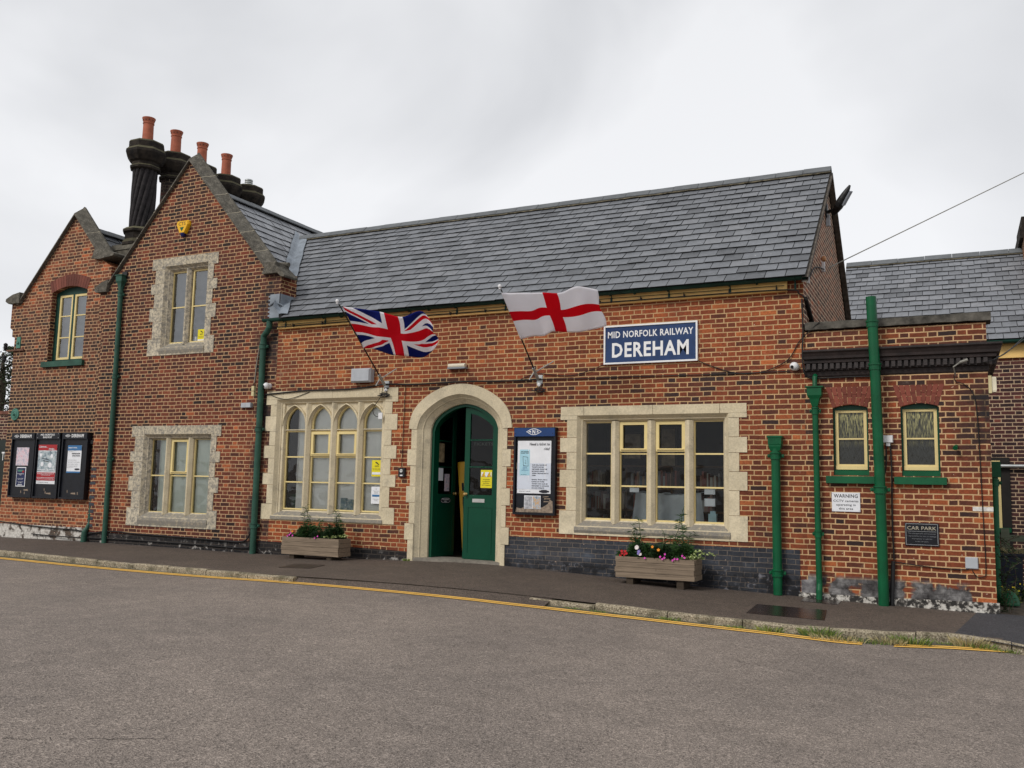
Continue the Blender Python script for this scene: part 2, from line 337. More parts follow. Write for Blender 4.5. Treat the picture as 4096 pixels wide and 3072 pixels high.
M_['glass'] = glass('window_glass', refl=.9); M_['glass_up'] = glass('upper_window_glass', refl=3.6); M_['glass_mid'] = glass('blind_window_glass', tint=(.98, .99, .98), refl=1.5); M_['glass_dark'] = glass('door_glass', tint=(.55, .6, .6), refl=.8)
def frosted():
    n = N('reeded_glass_painted_glow'); x, y, z = n.sep(n.pos()); w = n.noise(1, 3, vec=n.comb(n.M('MULTIPLY', x, 60), y, n.M('MULTIPLY', z, 9)), dist=.6)
    hi = n.M('MULTIPLY', n.mapr(w, .42, .62), n.mapr(z, 1.85, 2.3)); c = n.mix(hi, (.022, .023, .019), (.42, .39, .17))  # yellow lamp glow and highlights painted into the upper part of the pane
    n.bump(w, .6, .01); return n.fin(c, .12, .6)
M_['frost'] = frosted()
M_['blind'] = pm('blind_fabric', (.90, .92, .88), .8, .05, 5); M_['blind_green'] = pm('blind_fabric_green', (.78, .86, .78), .8, .06, 5)
M_['curtain_grey'] = pm('grey_backing', (.17, .19, .22), .8, .15, 2)
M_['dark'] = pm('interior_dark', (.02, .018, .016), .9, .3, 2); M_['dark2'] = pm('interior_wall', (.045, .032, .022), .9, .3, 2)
M_['black'] = pm('black_paint', (.006, .007, .011), .38, .4, 9, .15, 50); M_['blackm'] = pm('black_plastic', (.012, .012, .013), .5, .2)
M_['cable'] = pm('cable_black', (.010, .009, .009), .6, .2); M_['cable_grey'] = pm('cable_grey', (.25, .24, .21), .6, .2)
M_['white'] = pm('white_paint', (.78, .78, .78), .45, .04, 8); M_['whitep'] = pm('white_plastic', (.70, .70, .71), .3, .04, 8)
M_['grey'] = pm('grey_plastic', (.40, .42, .45), .5, .08, 8); M_['greydk'] = pm('grey_housing', (.22, .24, .27), .5, .1)
M_['navy'] = pm('navy_enamel', (.017, .043, .125), .3, .18, 9); M_['navyhdr'] = pm('navy_header', (.012, .045, .16), .35, .1)
M_['ink'] = pm('black_ink', (.012, .012, .02), .6, .1); M_['yellow'] = pm('yellow_plastic', (.80, .44, .012), .35, .06, 8)
M_['yellowp'] = pm('yellow_print', (.72, .62, .015), .5, .05); M_['paper'] = pm('white_paper', (.74, .75, .78), .55, .05, 6); M_['paper_blue'] = pm('pale_blue_print', (.36, .60, .70), .55, .08, 6)
M_['red_print'] = pm('red_print', (.36, .018, .022), .5, .1); M_['blue_print'] = pm('blue_print', (.04, .15, .33), .5, .1); M_['navy_print'] = pm('navy_print', (.012, .02, .075), .5, .15)
M_['pink_print'] = None
def blotch(name, cols, sc=18):
    n = N(name); return n.fin(n.ramp(n.noise(sc, 5, dist=.3, rough=.65), cols), .6, .3)
M_['pink_print'] = blotch('faded_pink_print', [(.3, (.62, .36, .42)), (.5, (.66, .58, .62)), (.62, (.35, .33, .42)), (.7, (.72, .68, .7))], 16)
M_['pic_print'] = blotch('tea_picture_print', [(.3, (.05, .06, .08)), (.42, (.22, .28, .32)), (.55, (.42, .48, .5)), (.68, (.6, .62, .62))], 14)
M_['photo_print'] = blotch('train_photo_print', [(.32, (.12, .14, .17)), (.46, (.4, .45, .5)), (.58, (.55, .32, .12)), (.7, (.35, .5, .7))], 22)
M_['grey_print'] = blotch('grey_photo_print', [(.3, (.18, .18, .2)), (.6, (.5, .5, .52))], 22)
M_['alu'] = pm('aluminium', (.52, .52, .50), .4, .1, 8, metal=.6); M_['steel'] = pm('galvanised', (.45, .47, .47), .4, .15, 8, metal=.7)
M_['pole'] = pm('pole_dark_metal', (.05, .048, .045), .3, .3, 12, metal=.7); M_['brass'] = pm('brass', (.55, .38, .15), .35, .1, metal=.8)
M_['wood'] = None
def wood(name, col, ax='x'):
    n = N(name); v = n.scalev(n.pos(), {'x': (1.2, 14, 26), 'z': (20, 20, 1)}[ax]); f = n.noise(2.2, 6, vec=v, rough=.65, dist=.6)
    c = n.ramp(n.mapr(f, .3, .7), [(0, sc3(col, .55)), (.5, col), (1, sc3(col, 1.35))]); c = n.mix(n.M('MULTIPLY', n.isl(), .35), c, sc3(col, .6)); 
    k = n.mapr(n.noise(7, 2), .70, .76, 0, .7); c = n.mix(k, c, sc3(col, .3)); n.bump(f, .3, .004); return n.fin(c, .85, .2)
M_['wood'] = wood('weathered_planks', (.23, .175, .125)); M_['wood_green'] = wood('mossy_timber', (.15, .17, .12)); M_['wood_dark'] = wood('damp_timber', (.06, .045, .032))
M_['soil'] = pm('soil', (.03, .02, .014), .95, .4, 20, .6, 50)
def leafm(name, c1, c2, sub=.15):
    n = N(name); c = n.mix(n.isl(), c1, c2); n.fin(c, .55, .3); return n.m
M_['leaf'] = leafm('leaf_green', (.020, .055, .018), (.055, .115, .030)); M_['leaf_dk'] = leafm('leaf_dark', (.012, .032, .012), (.035, .07, .022))
M_['leaf_var'] = leafm('leaf_variegated', (.22, .32, .07), (.55, .60, .30)); M_['grass'] = leafm('grass_blade', (.06, .13, .025), (.24, .28, .07)); M_['straw'] = leafm('dry_straw', (.22, .19, .09), (.45, .38, .2))
M_['conifer'] = leafm('conifer_leaf', (.018, .035, .014), (.06, .085, .035)); M_['bark'] = pm('bark', (.07, .055, .04), .9, .3, 12, .5)
for k_, c_ in dict(f_pink=(.62, .06, .42), f_red=(.45, .01, .015), f_orange=(.75, .26, .02), f_white=(.75, .68, .66), f_mauve=(.25, .20, .5), f_yellow=(.75, .6, .03)).items():
    M_[k_] = pm('petal_'+k_[2:], c_, .6, .12, 40)
def asphalt(name, lo, hi, wet=.0, sc=135):
    n = N(name); f = n.noise(sc, 2, rough=.7); c = n.ramp(f, [(.34, lo), (.46, tuple((a+b)/2 for a, b in zip(lo, hi))), (.57, hi), (.68, sc3(hi, 1.6))])
    vo = nn(n.t, 'ShaderNodeTexVoronoi'); n.t.links.new(n.pos(), vo.inputs['Vector']); vo.inputs['Scale'].default_value = sc*.55
    c = n.mix(n.mapr(n.sep(vo.outputs['Color'])[0], .78, .95, 0, .5), c, sc3(hi, 1.75)); c = n.mix(n.mapr(n.sep(vo.outputs['Color'])[1], .8, .95, 0, .5), c, sc3(lo, .4))
    c = n.mix(1, c, n.ramp(n.noise(.5, 5, rough=.6), [(.3, (.84, .84, .85)), (.7, (1.12, 1.11, 1.10))]), 'MULTIPLY')
    c = n.mix(1, c, n.ramp(n.noise(4, 5), [(.3, (.9, .9, .9)), (.7, (1.08, 1.08, 1.08))]), 'MULTIPLY')
    n.bump(n.M('ADD', f, vo.outputs['Distance']), .6, .008); return n.fin(c, .82-wet*.3, .3)
M_['road'] = asphalt('road_asphalt', (.070, .057, .048), (.262, .222, .192)); M_['pave'] = asphalt('pavement_asphalt', (.022, .017, .013), (.125, .098, .080), .3)
M_['patch'] = asphalt('patch_asphalt', (.022, .022, .025), (.06, .06, .066), .3)
M_['dirt'] = pm('yard_dirt', (.085, .070, .052), .9, .35, 9, .6, 60)
def kerbm():
    n = N('kerb_concrete'); c = n.ramp(n.noise(55, 4, rough=.7), [(.34, (.07, .058, .04)), (.5, (.28, .235, .165)), (.68, (.55, .49, .37))]); c = n.mix(n.mapr(n.noise(4, 4), .50, .66, 0, .7), c, (.06, .055, .032)); n.bump(n.noise(70, 4), .8, .01); return n.fin(c, .95, .2)
M_['kerb'] = kerbm(); M_['gutter_dirt'] = pm('gutter_grit', (.085, .080, .052), .95, .5, 16, .7, 60)
def ypaint():
    n = N('yellow_line_paint'); c = n.mix(n.mapr(n.noise(90, 3), .3, .7), (.66, .37, .065), (.92, .56, .14)); c = n.mix(n.mapr(n.noise(30, 5, rough=.75), .62, .74, 0, .6), c, (.2, .14, .09)); n.bump(n.noise(90, 3), .5, .006); return n.fin(c, .8, .3)
M_['yline'] = ypaint(); M_['iron'] = pm('wet_iron_plate', (.022, .014, .012), .22, .3, 10, .15, 60, spec=.6)
M_['white_base'] = blotch('flaking_whitewash', [(.43, (.025, .023, .021)), (.50, (.10, .09, .08)), (.54, (.42, .40, .36)), (.7, (.66, .63, .58))], 14)
M_['render_base'] = blotch('grey_render', [(.35, (.03, .028, .03)), (.52, (.13, .125, .13)), (.7, (.30, .29, .29))], 5)
# ---------------------------------------------------------------- ground heights (metres; 0 = booking hall threshold)
GX = [-30,-19,-16,-12,-9,-7,-5.5,-4.7,-3.4,-2.3,-.9,.4,3,10]; GZ = [-.15,-.13,-.10,-.12,-.08,-.03,-.09,-.12,-.17,-.20,-.24,-.26,-.30,-.35]
def lerp1(X, xs, ys):
    if X <= xs[0]: return ys[0]
    if X >= xs[-1]: return ys[-1]
    for i in range(len(xs)-1):
        if X <= xs[i+1]: t = (X-xs[i])/(xs[i+1]-xs[i]); return ys[i]*(1-t)+ys[i+1]*t
def g1(X): return sum(lerp1(X+d, GX, GZ) for d in (-.5, -.25, 0, .25, .5))/5
def g2(X): return sum(lerp1(X+d*.5, GX, GZ) for d in range(-4, 5))/9
def pave(X, Y): t = min(1, max(0, -Y/2.6)); return g1(X)*(1-t)+(g2(X)-.05)*t
def road(X, Y): return g2(X)-.13-.012*max(0, min(1, (-Y-3)/6)) + .0
KX = [-60, -30, -15.85, -11.6, -8.4, -4.6, -3.4, -1.7, -1.35, -.8, -.15, .3, 1.2, 3, 8]
KY = [-1.9, -2.0, -2.27, -2.62, -2.92, -2.66, -2.62, -2.62, -2.5, -2.36, -2.08, -2.2, -2.75, -4.2, -9]
def ky(X): return lerp1(X, KX, KY)
YX = [-60, -30, -15.1, -12.4, -9.6, -7.0, -5.0, -3.4, -1.87, -1.15, -.69, -.13, .48]
YY = [-2.2, -2.4, -2.66, -2.80, -2.95, -3.02, -2.97, -2.86, -2.80, -2.86, -2.72, -2.42, -2.24]
def ly(X): return lerp1(X, YX, YY)
def grid_sheet(name, xs, ys, zf, mat):
    mb = MB(); v = [(x, y, zf(x, y)) for y in ys for x in xs]; n = len(xs)
    mb.add(v, [(j*n+i, j*n+i+1, (j+1)*n+i+1, (j+1)*n+i) for j in range(len(ys)-1) for i in range(n-1)])
    return struct(mb.build(name, mat, smooth=True))
xs = [-900, -300, -120, -60, -40]+[-30+.5*i for i in range(0, 81)]+[14, 20, 40, 120, 300, 900]
ys = [-900, -300, -100, -40, -24, -16, -13, -11, -9, -7.5, -6, -5, -4, -3.4, -2.9, -2.4, -1.9, -1.2, -.6]
grid_sheet('road', xs, ys, road, M_['road'])
grid_sheet('ground', [-900, -200, -60, -30, -19.5, -10, -2, .45, 1, 2, 4, 8, 20, 60, 200, 900], [-.6, 1, 3, 6, 12, 40, 120, 300, 900], lambda x, y: -.29 if y > -.5 else road(x, y), M_['dirt'])
# pavement: wall to kerb, one strip of quads per half metre
mb = MB(); px = [-60+2*i for i in range(15)]+[-30+.25*i for i in range(0, 137)]
rows = []
for X in px:
    K = ky(X)+.09
    rows.append([(X, .05+(K-.05)*t, pave(X, .05+(K-.05)*t)+.001*math.sin(9*X+5*t)) for t in (0, .2, .4, .6, .8, 1)])
for a, b in zip(rows, rows[1:]): mb.add(a+b, [(i, i+1, i+7, i+6) for i in range(5)])
rows = []
for i in range(31):
    X = -8.62+i*.133; K = ky(X)+.13; e_ = max(0, 1-min(i, 30-i)/5)*.6; za = pave(X, K); rows.append([(X, K-(K-ly(X)-.1)*t, za*(1-t)+(road(X, ly(X))+.006)*t+e_*0) for t in (0, .4, 1)])
for a, b in zip(rows, rows[1:]): mb.add(a+b, [(i, i+1, i+4, i+3) for i in range(2)])
mb.f = [tuple(reversed(f)) for f in mb.f]
struct(mb.build('pavement', M_['pave'], smooth=True))
mb = MB(); rr_ = []
for X in [.18+.2*i for i in range(25)]:
    K = ky(X)+.13; rr_.append([(X-.28*t, .04+(K-.04)*t, pave(X, .04+(K-.04)*t)+.005) for t in (0, .25, .5, .75, 1)])
for a, b in zip(rr_, rr_[1:]): mb.add(a+b, [(i, i+5, i+6, i+1) for i in range(4)])
struct(mb.build('pavement_patch', M_['patch'], smooth=True))
# kerb stones: dropped in front of the door
mb = MB(); X = -30.
while X < 1.1:
    L = .9*random.uniform(.96, 1.03)
    if not (-8.5 < X+L/2 < -4.75):
        a, b = X+.006, min(X+L-.006, 1.1)
        if b-a > .1:
            n_ = 6; ring = []; sink = random.uniform(-.006, .008)
            drop = .045 if X+L/2 < -8.5 or X+L/2 > -4.7 else .08
            ed = max(0, 1-min(abs(X+L/2+8.5), abs(X+L/2+4.75))/.9)*.03
            for i in range(n_+1):
                x = a+(b-a)*i/n_; Y = ky(x); zt = pave(x, Y)+.010-sink-ed+random.uniform(-.004, .004)
                ring.append([(x, Y-.004, zt-.16), (x, Y, zt-.022), (x, Y+.022, zt), (x, Y+.105, zt-.001), (x, Y+.11, zt-.16)])
            mb.loft(ring, closed=False); mb.add(ring[0], [(0, 1, 2, 3, 4)]); mb.add(ring[-1], [(4, 3, 2, 1, 0)])
    X += L
struct(mb.build('kerb', M_['kerb']))
# gritty channel between kerb and yellow line, lines 50 mm wide with a gap
def ribbon(mb, fa, fb, x0, x1, dz, step=.15, jit=0, sk=()):
    n_ = int((x1-x0)/step); P = []
    for i in range(n_+1):
        x = x0+(x1-x0)*i/n_; P.append((x, fa(x)+random.uniform(-jit, jit), fb(x)+random.uniform(-jit, jit)))
    for a, b in zip(P, P[1:]):
        if any(s0 < a[0] < s1 for s0, s1 in sk): continue
        q = [(a[0], a[1]), (b[0], b[1]), (b[0], b[2]), (a[0], a[2])]; mb.add([(x, y, road(x, y)+dz) for x, y in q], [(0, 1, 2, 3)])
mb = MB(); ribbon(mb, lambda x: ly(x)+.09, lambda x: ky(x)+.02, -30, .9, .004, jit=.015); struct(mb.build('road_channel', M_['gutter_dirt']))
mb = MB(); sk = [(-1.02, -.66)]
ribbon(mb, lambda x: ly(x)-.080, lambda x: ly(x)-.005, -30, .4, .008, jit=.004, sk=sk); ribbon(mb, lambda x: ly(x)+.03, lambda x: ly(x)+.105, -30, .4, .008, jit=.004, sk=sk)
mb.add([(x, y, road(x, y)+.008) for x, y in ((.4, ly(.4)-.06), (.56, ly(.56)-.05), (.56, ly(.56)+.1), (.4, ly(.4)+.09))], [(0, 1, 2, 3)])
struct(mb.build('yellow_lines', M_['yline']))
mb = MB()
for (p0, p1, sd_) in (((-4.9, -9.8), (-4.1, -9.2), 1), ((-1.9, -4.6), (-1.0, -4.9), 3), ((-12, -4.2), (-9.5, -4.6), 4)):
    rc_ = random.Random(sd_); n_ = 26; P = []
    for i in range(n_+1): t = i/n_; P.append(Vector((p0[0]+(p1[0]-p0[0])*t+rc_.uniform(-.02, .02), p0[1]+(p1[1]-p0[1])*t+rc_.uniform(-.03, .03), 0)))
    for i, (a, b) in enumerate(zip(P, P[1:])):
        if rc_.random() < .2: continue
        q = Vector((b.y-a.y, a.x-b.x, 0)).normalized()*rc_.uniform(.001, .004); mb.add([(v.x, v.y, road(v.x, v.y)+.003) for v in (a-q, b-q*.7, b+q*.7, a+q)], [(0, 1, 2, 3)])
struct(mb.build('tarmac_cracks', pm('crack_dirt', (.018, .015, .013), .95, .3)))
# ---------------------------------------------------------------- window kit
def rect(x0, x1, z0, z1): return [(x0, z0), (x1, z0), (x1, z1), (x0, z1)]
def surround(bld, xl, xr, lv, inner, dirty=False, name='window', tooth=.115, Y=-.012, sill=True, label=None):
    """stone blocks toothed into the brick, splayed and moulded inner reveal. inner = (x0,x1,z0,z1) at the wall face"""
    x0, x1, z0, z1 = inner; mb = MB(); g = .003
    zt, zb = lv[0], lv[-1]; top0 = lv[1] if lv[1] > z1 else z1
    # lintel in two or three stones
    cuts = [xl, xl+(xr-xl)*.08+.16, (xl+xr)/2+.05, xr-(xr-xl)*.08-.16, xr]
    for a, b in zip(cuts, cuts[1:]): mb.box(a+g, b-g, Y, .10, z1, zt)
    for k in range(len(lv)-1):
        a, b = lv[k+1], lv[k]; b2 = min(b, z1); wide = k % 2 == 0
        a2 = a
        if b2-a2 < .02: continue
        t = 0 if wide else tooth
        mb.box(xl+t, x0, Y, .10, a2+g, b2-g); mb.box(x1, xr-t, Y, .10, a2+g, b2-g)
    for a, b in zip([x0, x0+(x1-x0)*.36, x0+(x1-x0)*.72], [x0+(x1-x0)*.36, x0+(x1-x0)*.72, x1]): mb.box(a+g*.5, b-g*.5, Y-.004, .10, zb, z0)
    # moulded reveal
    def ring(dx, dt, db, y): return [(x0+dx, y, z0+db), (x1-dx, y, z0+db), (x1-dx, y, z1-dt), (x0+dx, y, z1-dt)]
    mb.loft([ring(0, 0, 0, Y), ring(.055, .055, .04, .055), ring(.068, .068, .045, .058), ring(.075, .075, .05, .075), ring(.105, .10, .105, .125), ring(.105, .10, .105, .22)])
    w = mb.build(name, M_['stone_dirty' if dirty else 'stone'], bld)
    if label: w['label'] = label
    if sill:   # weathered sloping sill stone
        s = MB(); s.loft([[(x0-.05, Y-.010, z0-.10), (x1+.05, Y-.010, z0-.10), (x1+.05, Y-.016, z0-.015), (x0-.05, Y-.016, z0-.015)],
                          [(x0-.05, Y-.010, z0-.10), (x1+.05, Y-.010, z0-.10), (x1-.03, .05, z0+.066), (x0+.03, .05, z0+.066)],
                          ][:2]); 
        s = MB(); P = [(Y-.006, zb+.03), (Y-.02, z0-.06), (Y-.012, z0-.012), (.10, z0+.085), (.10, zb+.03)]
        s.xprism(P, x0-.02, x1+.02); s.build('sill', M_['sill_stone'], w)
    return w
def mullion(mb, x, z0, z1, wf=.045, wb=.125, y0=.045, y1=.155):
    P = [(x-wb/2, y1), (x-wb/2, y0+.055), (x-wf/2, y0+.008), (x-wf/2+.008, y0), (x+wf/2-.008, y0), (x+wf/2, y0+.008), (x+wb/2, y0+.055), (x+wb/2, y1)]
    mb.loft([[(a, b, z0) for a, b in P], [(a, b, z1) for a, b in P]])
def archpts(cx, w, s, h, n=9):
    a = (h*h-w*w)/(2*w); r = w+a; P = []
    for i in range(n+1):   # right side, spring to apex
        th = math.atan2(h, a)*i/n; P.append((cx-a+r*math.cos(th), s+r*math.sin(th)))
    L = [(2*cx-x, z) for x, z in P]
    return P+L[::-1][1:]
def outline(cx, w, z0, s, h):  # light outline, counterclockwise from lower left
    if h: return [(cx-w, z0), (cx+w, z0)]+archpts(cx, w, s, h)
    return [(cx-w, z0), (cx+w, z0), (cx+w, s), (cx-w, s)]
def off(P, d, cx, zc):  # crude inward offset by edge normals
    n = len(P); out = []
    for i in range(n):
        a, b, c = Vector(P[i-1]), Vector(P[i]), Vector(P[(i+1) % n]); e1 = (b-a).normalized(); e2 = (c-b).normalized()
        n1 = Vector((-e1.y, e1.x)); n2 = Vector((-e2.y, e2.x)); m = (n1+n2); m = m.normalized()/max(.35, m.normalized().dot(n1)); out.append(tuple(b+m*d))
    return out
def light_unit(fr, gl, cx, w, z0, s, h=0, rails=(), opener=None, y=.125, ft=.028, rt=.024):
    """timber frame of one light with glazing rails and, if asked, a hinged top-hung casement between two heights"""
    O = outline(cx, w, z0, s, h); I = off(O, ft, cx, 0)
    fr.prism(O, y, y+.05, holes=[I])
    for r in rails: fr.box(cx-w+ft, cx+w-ft, y+.008, y+.042, r-rt/2, r+rt/2)
    if opener:
        a, b = opener; O2 = rect(cx-w+.012, cx+w-.012, a+.008, b-.004); I2 = rect(cx-w+.062, cx+w-.062, a+.055, b-.05); fr.prism(O2, y-.024, y+.02, holes=[I2])
        fr.box(cx-w+.03, cx+w-.03, y-.045, y-.02, a+.036, a+.048)
    gl.sheet(off(O, ft*.6, cx, 0), y+.027)
# ---------------------------------------------------------------- SLATES
def slates(mb, O, U, V, L, H, lo, hi, exp=.235, wid=.29, th=.011, seed=1):
    """courses of slates on plane O + u*U + v*V; lo(v), hi(v) give the u range of a course"""
    rnd = random.Random(seed); O, U, V = Vector(O), Vector(U).normalized(), Vector(V).normalized(); Nn = U.cross(V).normalized()
    if Nn.z < 0: Nn = -Nn
    k = 0; v = 0
    while v < H-.02:
        e = min(exp, H-v); ln = e+.05; a, b = lo(v+e*.4), hi(v+e*.4); u = math.floor(a/wid)*wid-(wid/2 if k % 2 else 0)
        while u < b:
            u0, u1 = max(a, u)+.0052, min(b, u+wid)-.0052
            if u1-u0 > .03:
                dj = rnd.uniform(-.005, .005)-(.035 if rnd.random() < .008 else 0); lift = rnd.uniform(.020, .030); sk = rnd.uniform(-.003, .003)
                p = lambda uu, vv, nn_: O+U*uu+V*vv+Nn*nn_
                q = [p(u0, v+dj, lift), p(u1, v+dj+sk, lift+rnd.uniform(-.002, .002)), p(u1, v+ln, .002), p(u0, v+ln, .002)]
                t = [w+Nn*th for w in q]
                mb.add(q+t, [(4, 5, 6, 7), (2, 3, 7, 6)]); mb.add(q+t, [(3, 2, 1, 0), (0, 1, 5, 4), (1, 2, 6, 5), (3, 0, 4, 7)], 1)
            u += wid
        v += exp; k += 1
def ridge_run(mb, A, B, d, bed=None, seg=.46, w=.15, h=.11):
    """angled ridge tiles from A to B; d = horizontal direction across the ridge"""
    A, B, d = Vector(A), Vector(B), Vector(d).normalized(); L = (B-A).length; t = (B-A)/L; up = Vector((0, 0, 1)); n = int(L/seg); s = L/n
    for i in range(n):
        p, q = A+t*(i*s+.004), A+t*((i+1)*s-.004); j = random.uniform(-.006, .006)
        prof = [(-w, -h), (-.02, .012), (.02, .012), (w, -h), (w-.01, -h-.016), (0, -.014), (-w+.01, -h-.016)]
        mb.loft([[p+d*a+up*(b+j) for a, b in prof], [q+d*a+up*(b+j*.3) for a, b in prof]])
        mb.add([p+d*a+up*(b+j) for a, b in prof], [tuple(range(6, -1, -1))]); mb.add([q+d*a+up*(b+j*.3) for a, b in prof], [tuple(range(7))])
    if bed is not None:
        k = int(L/.12)
        for sgn in (-1,):
            P = []
            for i in range(k+1):
                c = A+t*(L*i/k); P.append([c+d*sgn*(w-.02)+up*(-h+.0), c+d*sgn*(w+random.uniform(.004, .018))+up*(-h-.03-random.uniform(0, .015)), c+d*sgn*(w-.04)+up*(-h-.04)])
            bed.loft(P, closed=True)
# ---------------------------------------------------------------- BOOKING HALL (long main range)
hall = thing('booking_hall', (-6.7, 0, 0), 'long single-storey red brick range with a slate roof, two mullioned windows and an arched green door', 'station building')
DC = -7.505
doorhole = [(DC-.83, -.4), (DC-.83, 2.17), (DC-.80, 2.33), (DC-.70, 2.46), (DC-.52, 2.60), (DC-.28, 2.72), (DC, 2.77), (DC+.28, 2.72), (DC+.52, 2.60), (DC+.70, 2.46), (DC+.80, 2.33), (DC+.83, 2.17), (DC+.83, -.4)]
goth = (-11.46, -9.01, .60, 2.76); bigw = (-5.37, -2.98, .63, 2.36)
mb = MB()
mb.prism([(-11.52, -.4)]+doorhole+[(-1.9, -.4), (-1.9, 4.40), (-11.52, 4.40)], 0, .34, 0, holes=[rect(*goth), rect(*bigw)])
wall = mb.build('brick_wall', M_['brick_main'], hall, side=M_['brick_side'])
mb = MB()   # gable end facing right, and rear wall
mb.xprism([(.34, -.4), (5.7, -.4), (5.7, 4.52), (3.0, 6.74), (.34, 4.55)], -1.9, -2.2); mb.build('end_wall', M_['brick_side'], hall)
mb = MB(); mb.box(-13.5, -2.2, 5.7, 6.0, -.4, 4.3); mb.build('rear_wall', M_['brick_rear'], hall)
# blue brick plinth right of the door, black plinth to its left
mb = MB(); mb.box(-6.60, -2.0, -.006, .02, -.4, .425); mb.build('plinth', M_['brick_blue'], hall, )['label'] = 'blue brick plinth below the wide window'
mb = MB(); mb.prism([(-11.75, -.4), (-8.46, -.4), (-8.46, .085), (-9.2, .10), (-10.5, .115), (-11.75, .12)], -.008, .02); mb.build('plinth', M_['brick_black'], hall)['label'] = 'tarred black plinth under the arched window'
# roof: eave at y=-.2 z=4.25 ; ridge y=3 z=6.90
EZ, RZ, PY0, PY1 = 4.27, 6.86, -.22, 3.0
SL = math.hypot(RZ-EZ, PY1-PY0); Vv = Vector((0, PY1-PY0, RZ-EZ))/SL
def wing_x(z): return -14.08+(7.36-z)/1.13       # right slope of the tall gable at height z
mb = MB(); mb.add([(-11.35, PY0, EZ), (-1.84, PY0, EZ), (-1.84, PY1, RZ), (wing_x(RZ), PY1, RZ)], [(0, 1, 2, 3)])
mb.add([(-11.35, 6.22, EZ), (-1.84, 6.22, EZ), (-1.84, PY1, RZ), (wing_x(RZ), PY1, RZ)], [(3, 2, 1, 0)])
roof = mb.build('slate_underlay', M_['slate_dark'], hall)
mb = MB(); slates(mb, (-14, PY0-.03, EZ-.02), (1, 0, 0), Vv, 0, SL+.02, lambda v: wing_x(EZ+v*Vv.z)+14.0+.14, lambda v: 14-1.83, exp=.238, seed=3)
slates(mb, (-14, 6.25, EZ-.02), (1, 0, 0), (0, -Vv.y, Vv.z), 0, SL+.02, lambda v: wing_x(EZ+v*Vv.z)+14.0+.10, lambda v: 14-1.83, exp=.238, seed=4)
sr = mb.build('slate_roof', [M_['slate'], M_['slate_edge_shade']], hall)
mb = MB(); bd = MB(); ridge_run(mb, (-13.62, 3, RZ+.085), (-1.82, 3, RZ+.085), (0, 1, 0), bd); mb.build('ridge_tiles', M_['ridge'], hall); bd.build('ridge_bedding', M_['bed'], hall)
mb = MB()   # verge boards along the right-hand gable
for s_, y0_, y1_ in ((1, PY0, 3.0), (-1, 6.22, 3.0)):
    mb.loft([[(-1.80+a, y0_, EZ+b) for a, b in ((0, -.02), (-.09, -.02), (-.09, -.09), (0, -.09))], [(-1.80+a, y1_, RZ+b) for a, b in ((0, -.02), (-.09, -.02), (-.09, -.09), (0, -.09))]])
mb.build('verge_mortar', pm('verge_mortar', (.10, .085, .07), .95, .4, 12), hall)
mb = MB(); mb.box(-11.5, -2.12, -.05, 0.0, 4.10, 4.26); mb.box(-11.5, -2.12, -.066, -.05, 4.10, 4.145); mb.build('fascia_board', M_['fascia'], hall)
# gutter with brackets and joints
mb = MB(); arc = [(-.13-.062*math.cos(a), 4.245-.062*math.sin(a)) for a in [math.pi*i/8 for i in range(9)]]; arc2 = [(-.13-.054*math.cos(a), 4.245-.054*math.sin(a)) for a in [math.pi*i/8 for i in range(8, -1, -1)]]
P = [(-.006+a, b) for a, b in arc+arc2]
def gut(mb, x0, x1, yo=0, zo=0): mb.loft([[(x0, a+yo, b+zo) for a, b in P], [(x1, a+yo, b+zo) for a, b in P]]); mb.add([(x0, a+yo, b+zo) for a, b in arc], [tuple(range(9))]); mb.add([(x1, a+yo, b+zo) for a, b in arc], [tuple(range(8, -1, -1))])
gut(mb, -11.78, -1.84, 0, .045)
gt = mb.build('gutter', M_['green_gutter'], hall)
for i in range(11):
    mb = MB(); x = -11.3+i*.93; mb.tube([(x, -.205, 4.30), (x, -.19, 4.25), (x, -.135, 4.218), (x, -.07, 4.24), (x, -.055, 4.17)], .009, 6); mb.box(x-.012, x+.012, -.08, -.05, 4.12, 4.20)
    mb.build('gutter_bracket', M_['green_gutter'], hall); mb = MB()
    if i % 2: mb.tube([(x+.4, -.205, 4.30), (x+.4, -.19, 4.25), (x+.4, -.135, 4.218), (x+.4, -.07, 4.24)], .014, 6); mb.build('gutter_joint', M_['green_gutter'], hall)
# valley flashing
mb = MB(); va, vb = Vector((-11.35, PY0, EZ)), Vector((wing_x(RZ), 3, RZ)); vd = (vb-va); n_ = 14; ringp = []
for i in range(n_+1):
    c = va+vd*(i/n_); j = .012*math.sin(i*2.1)
    ringp.append([c+Vector((-.15+j, 0, .15*1.13+.085)), c+Vector((-.075, 0, .075*1.13+.10)), c+Vector((0, 0, .085)), c+Vector((.07, .0, .095)), c+Vector((.21+j, 0, .078))])
mb.loft(ringp, closed=False); mb.build('valley_flashing', M_['lead'], hall, smooth=True)
# ---- arched (gothic) four-light window
lvG = [2.915, 2.66, 2.45, 2.165, 1.895, 1.66, 1.38, 1.17, .815, .525]
wg = surround(hall, -11.715, -8.75, lvG, goth, label='four-light stone window with pointed heads')
LG = [(-11.09, .235), (-10.49, .235), (-9.91, .235), (-9.32, .235)]
st = MB(); fr = MB(); gl = MB()
heads = [outline(cx, w, .60, 2.27, .36)[:] for cx, w in LG]

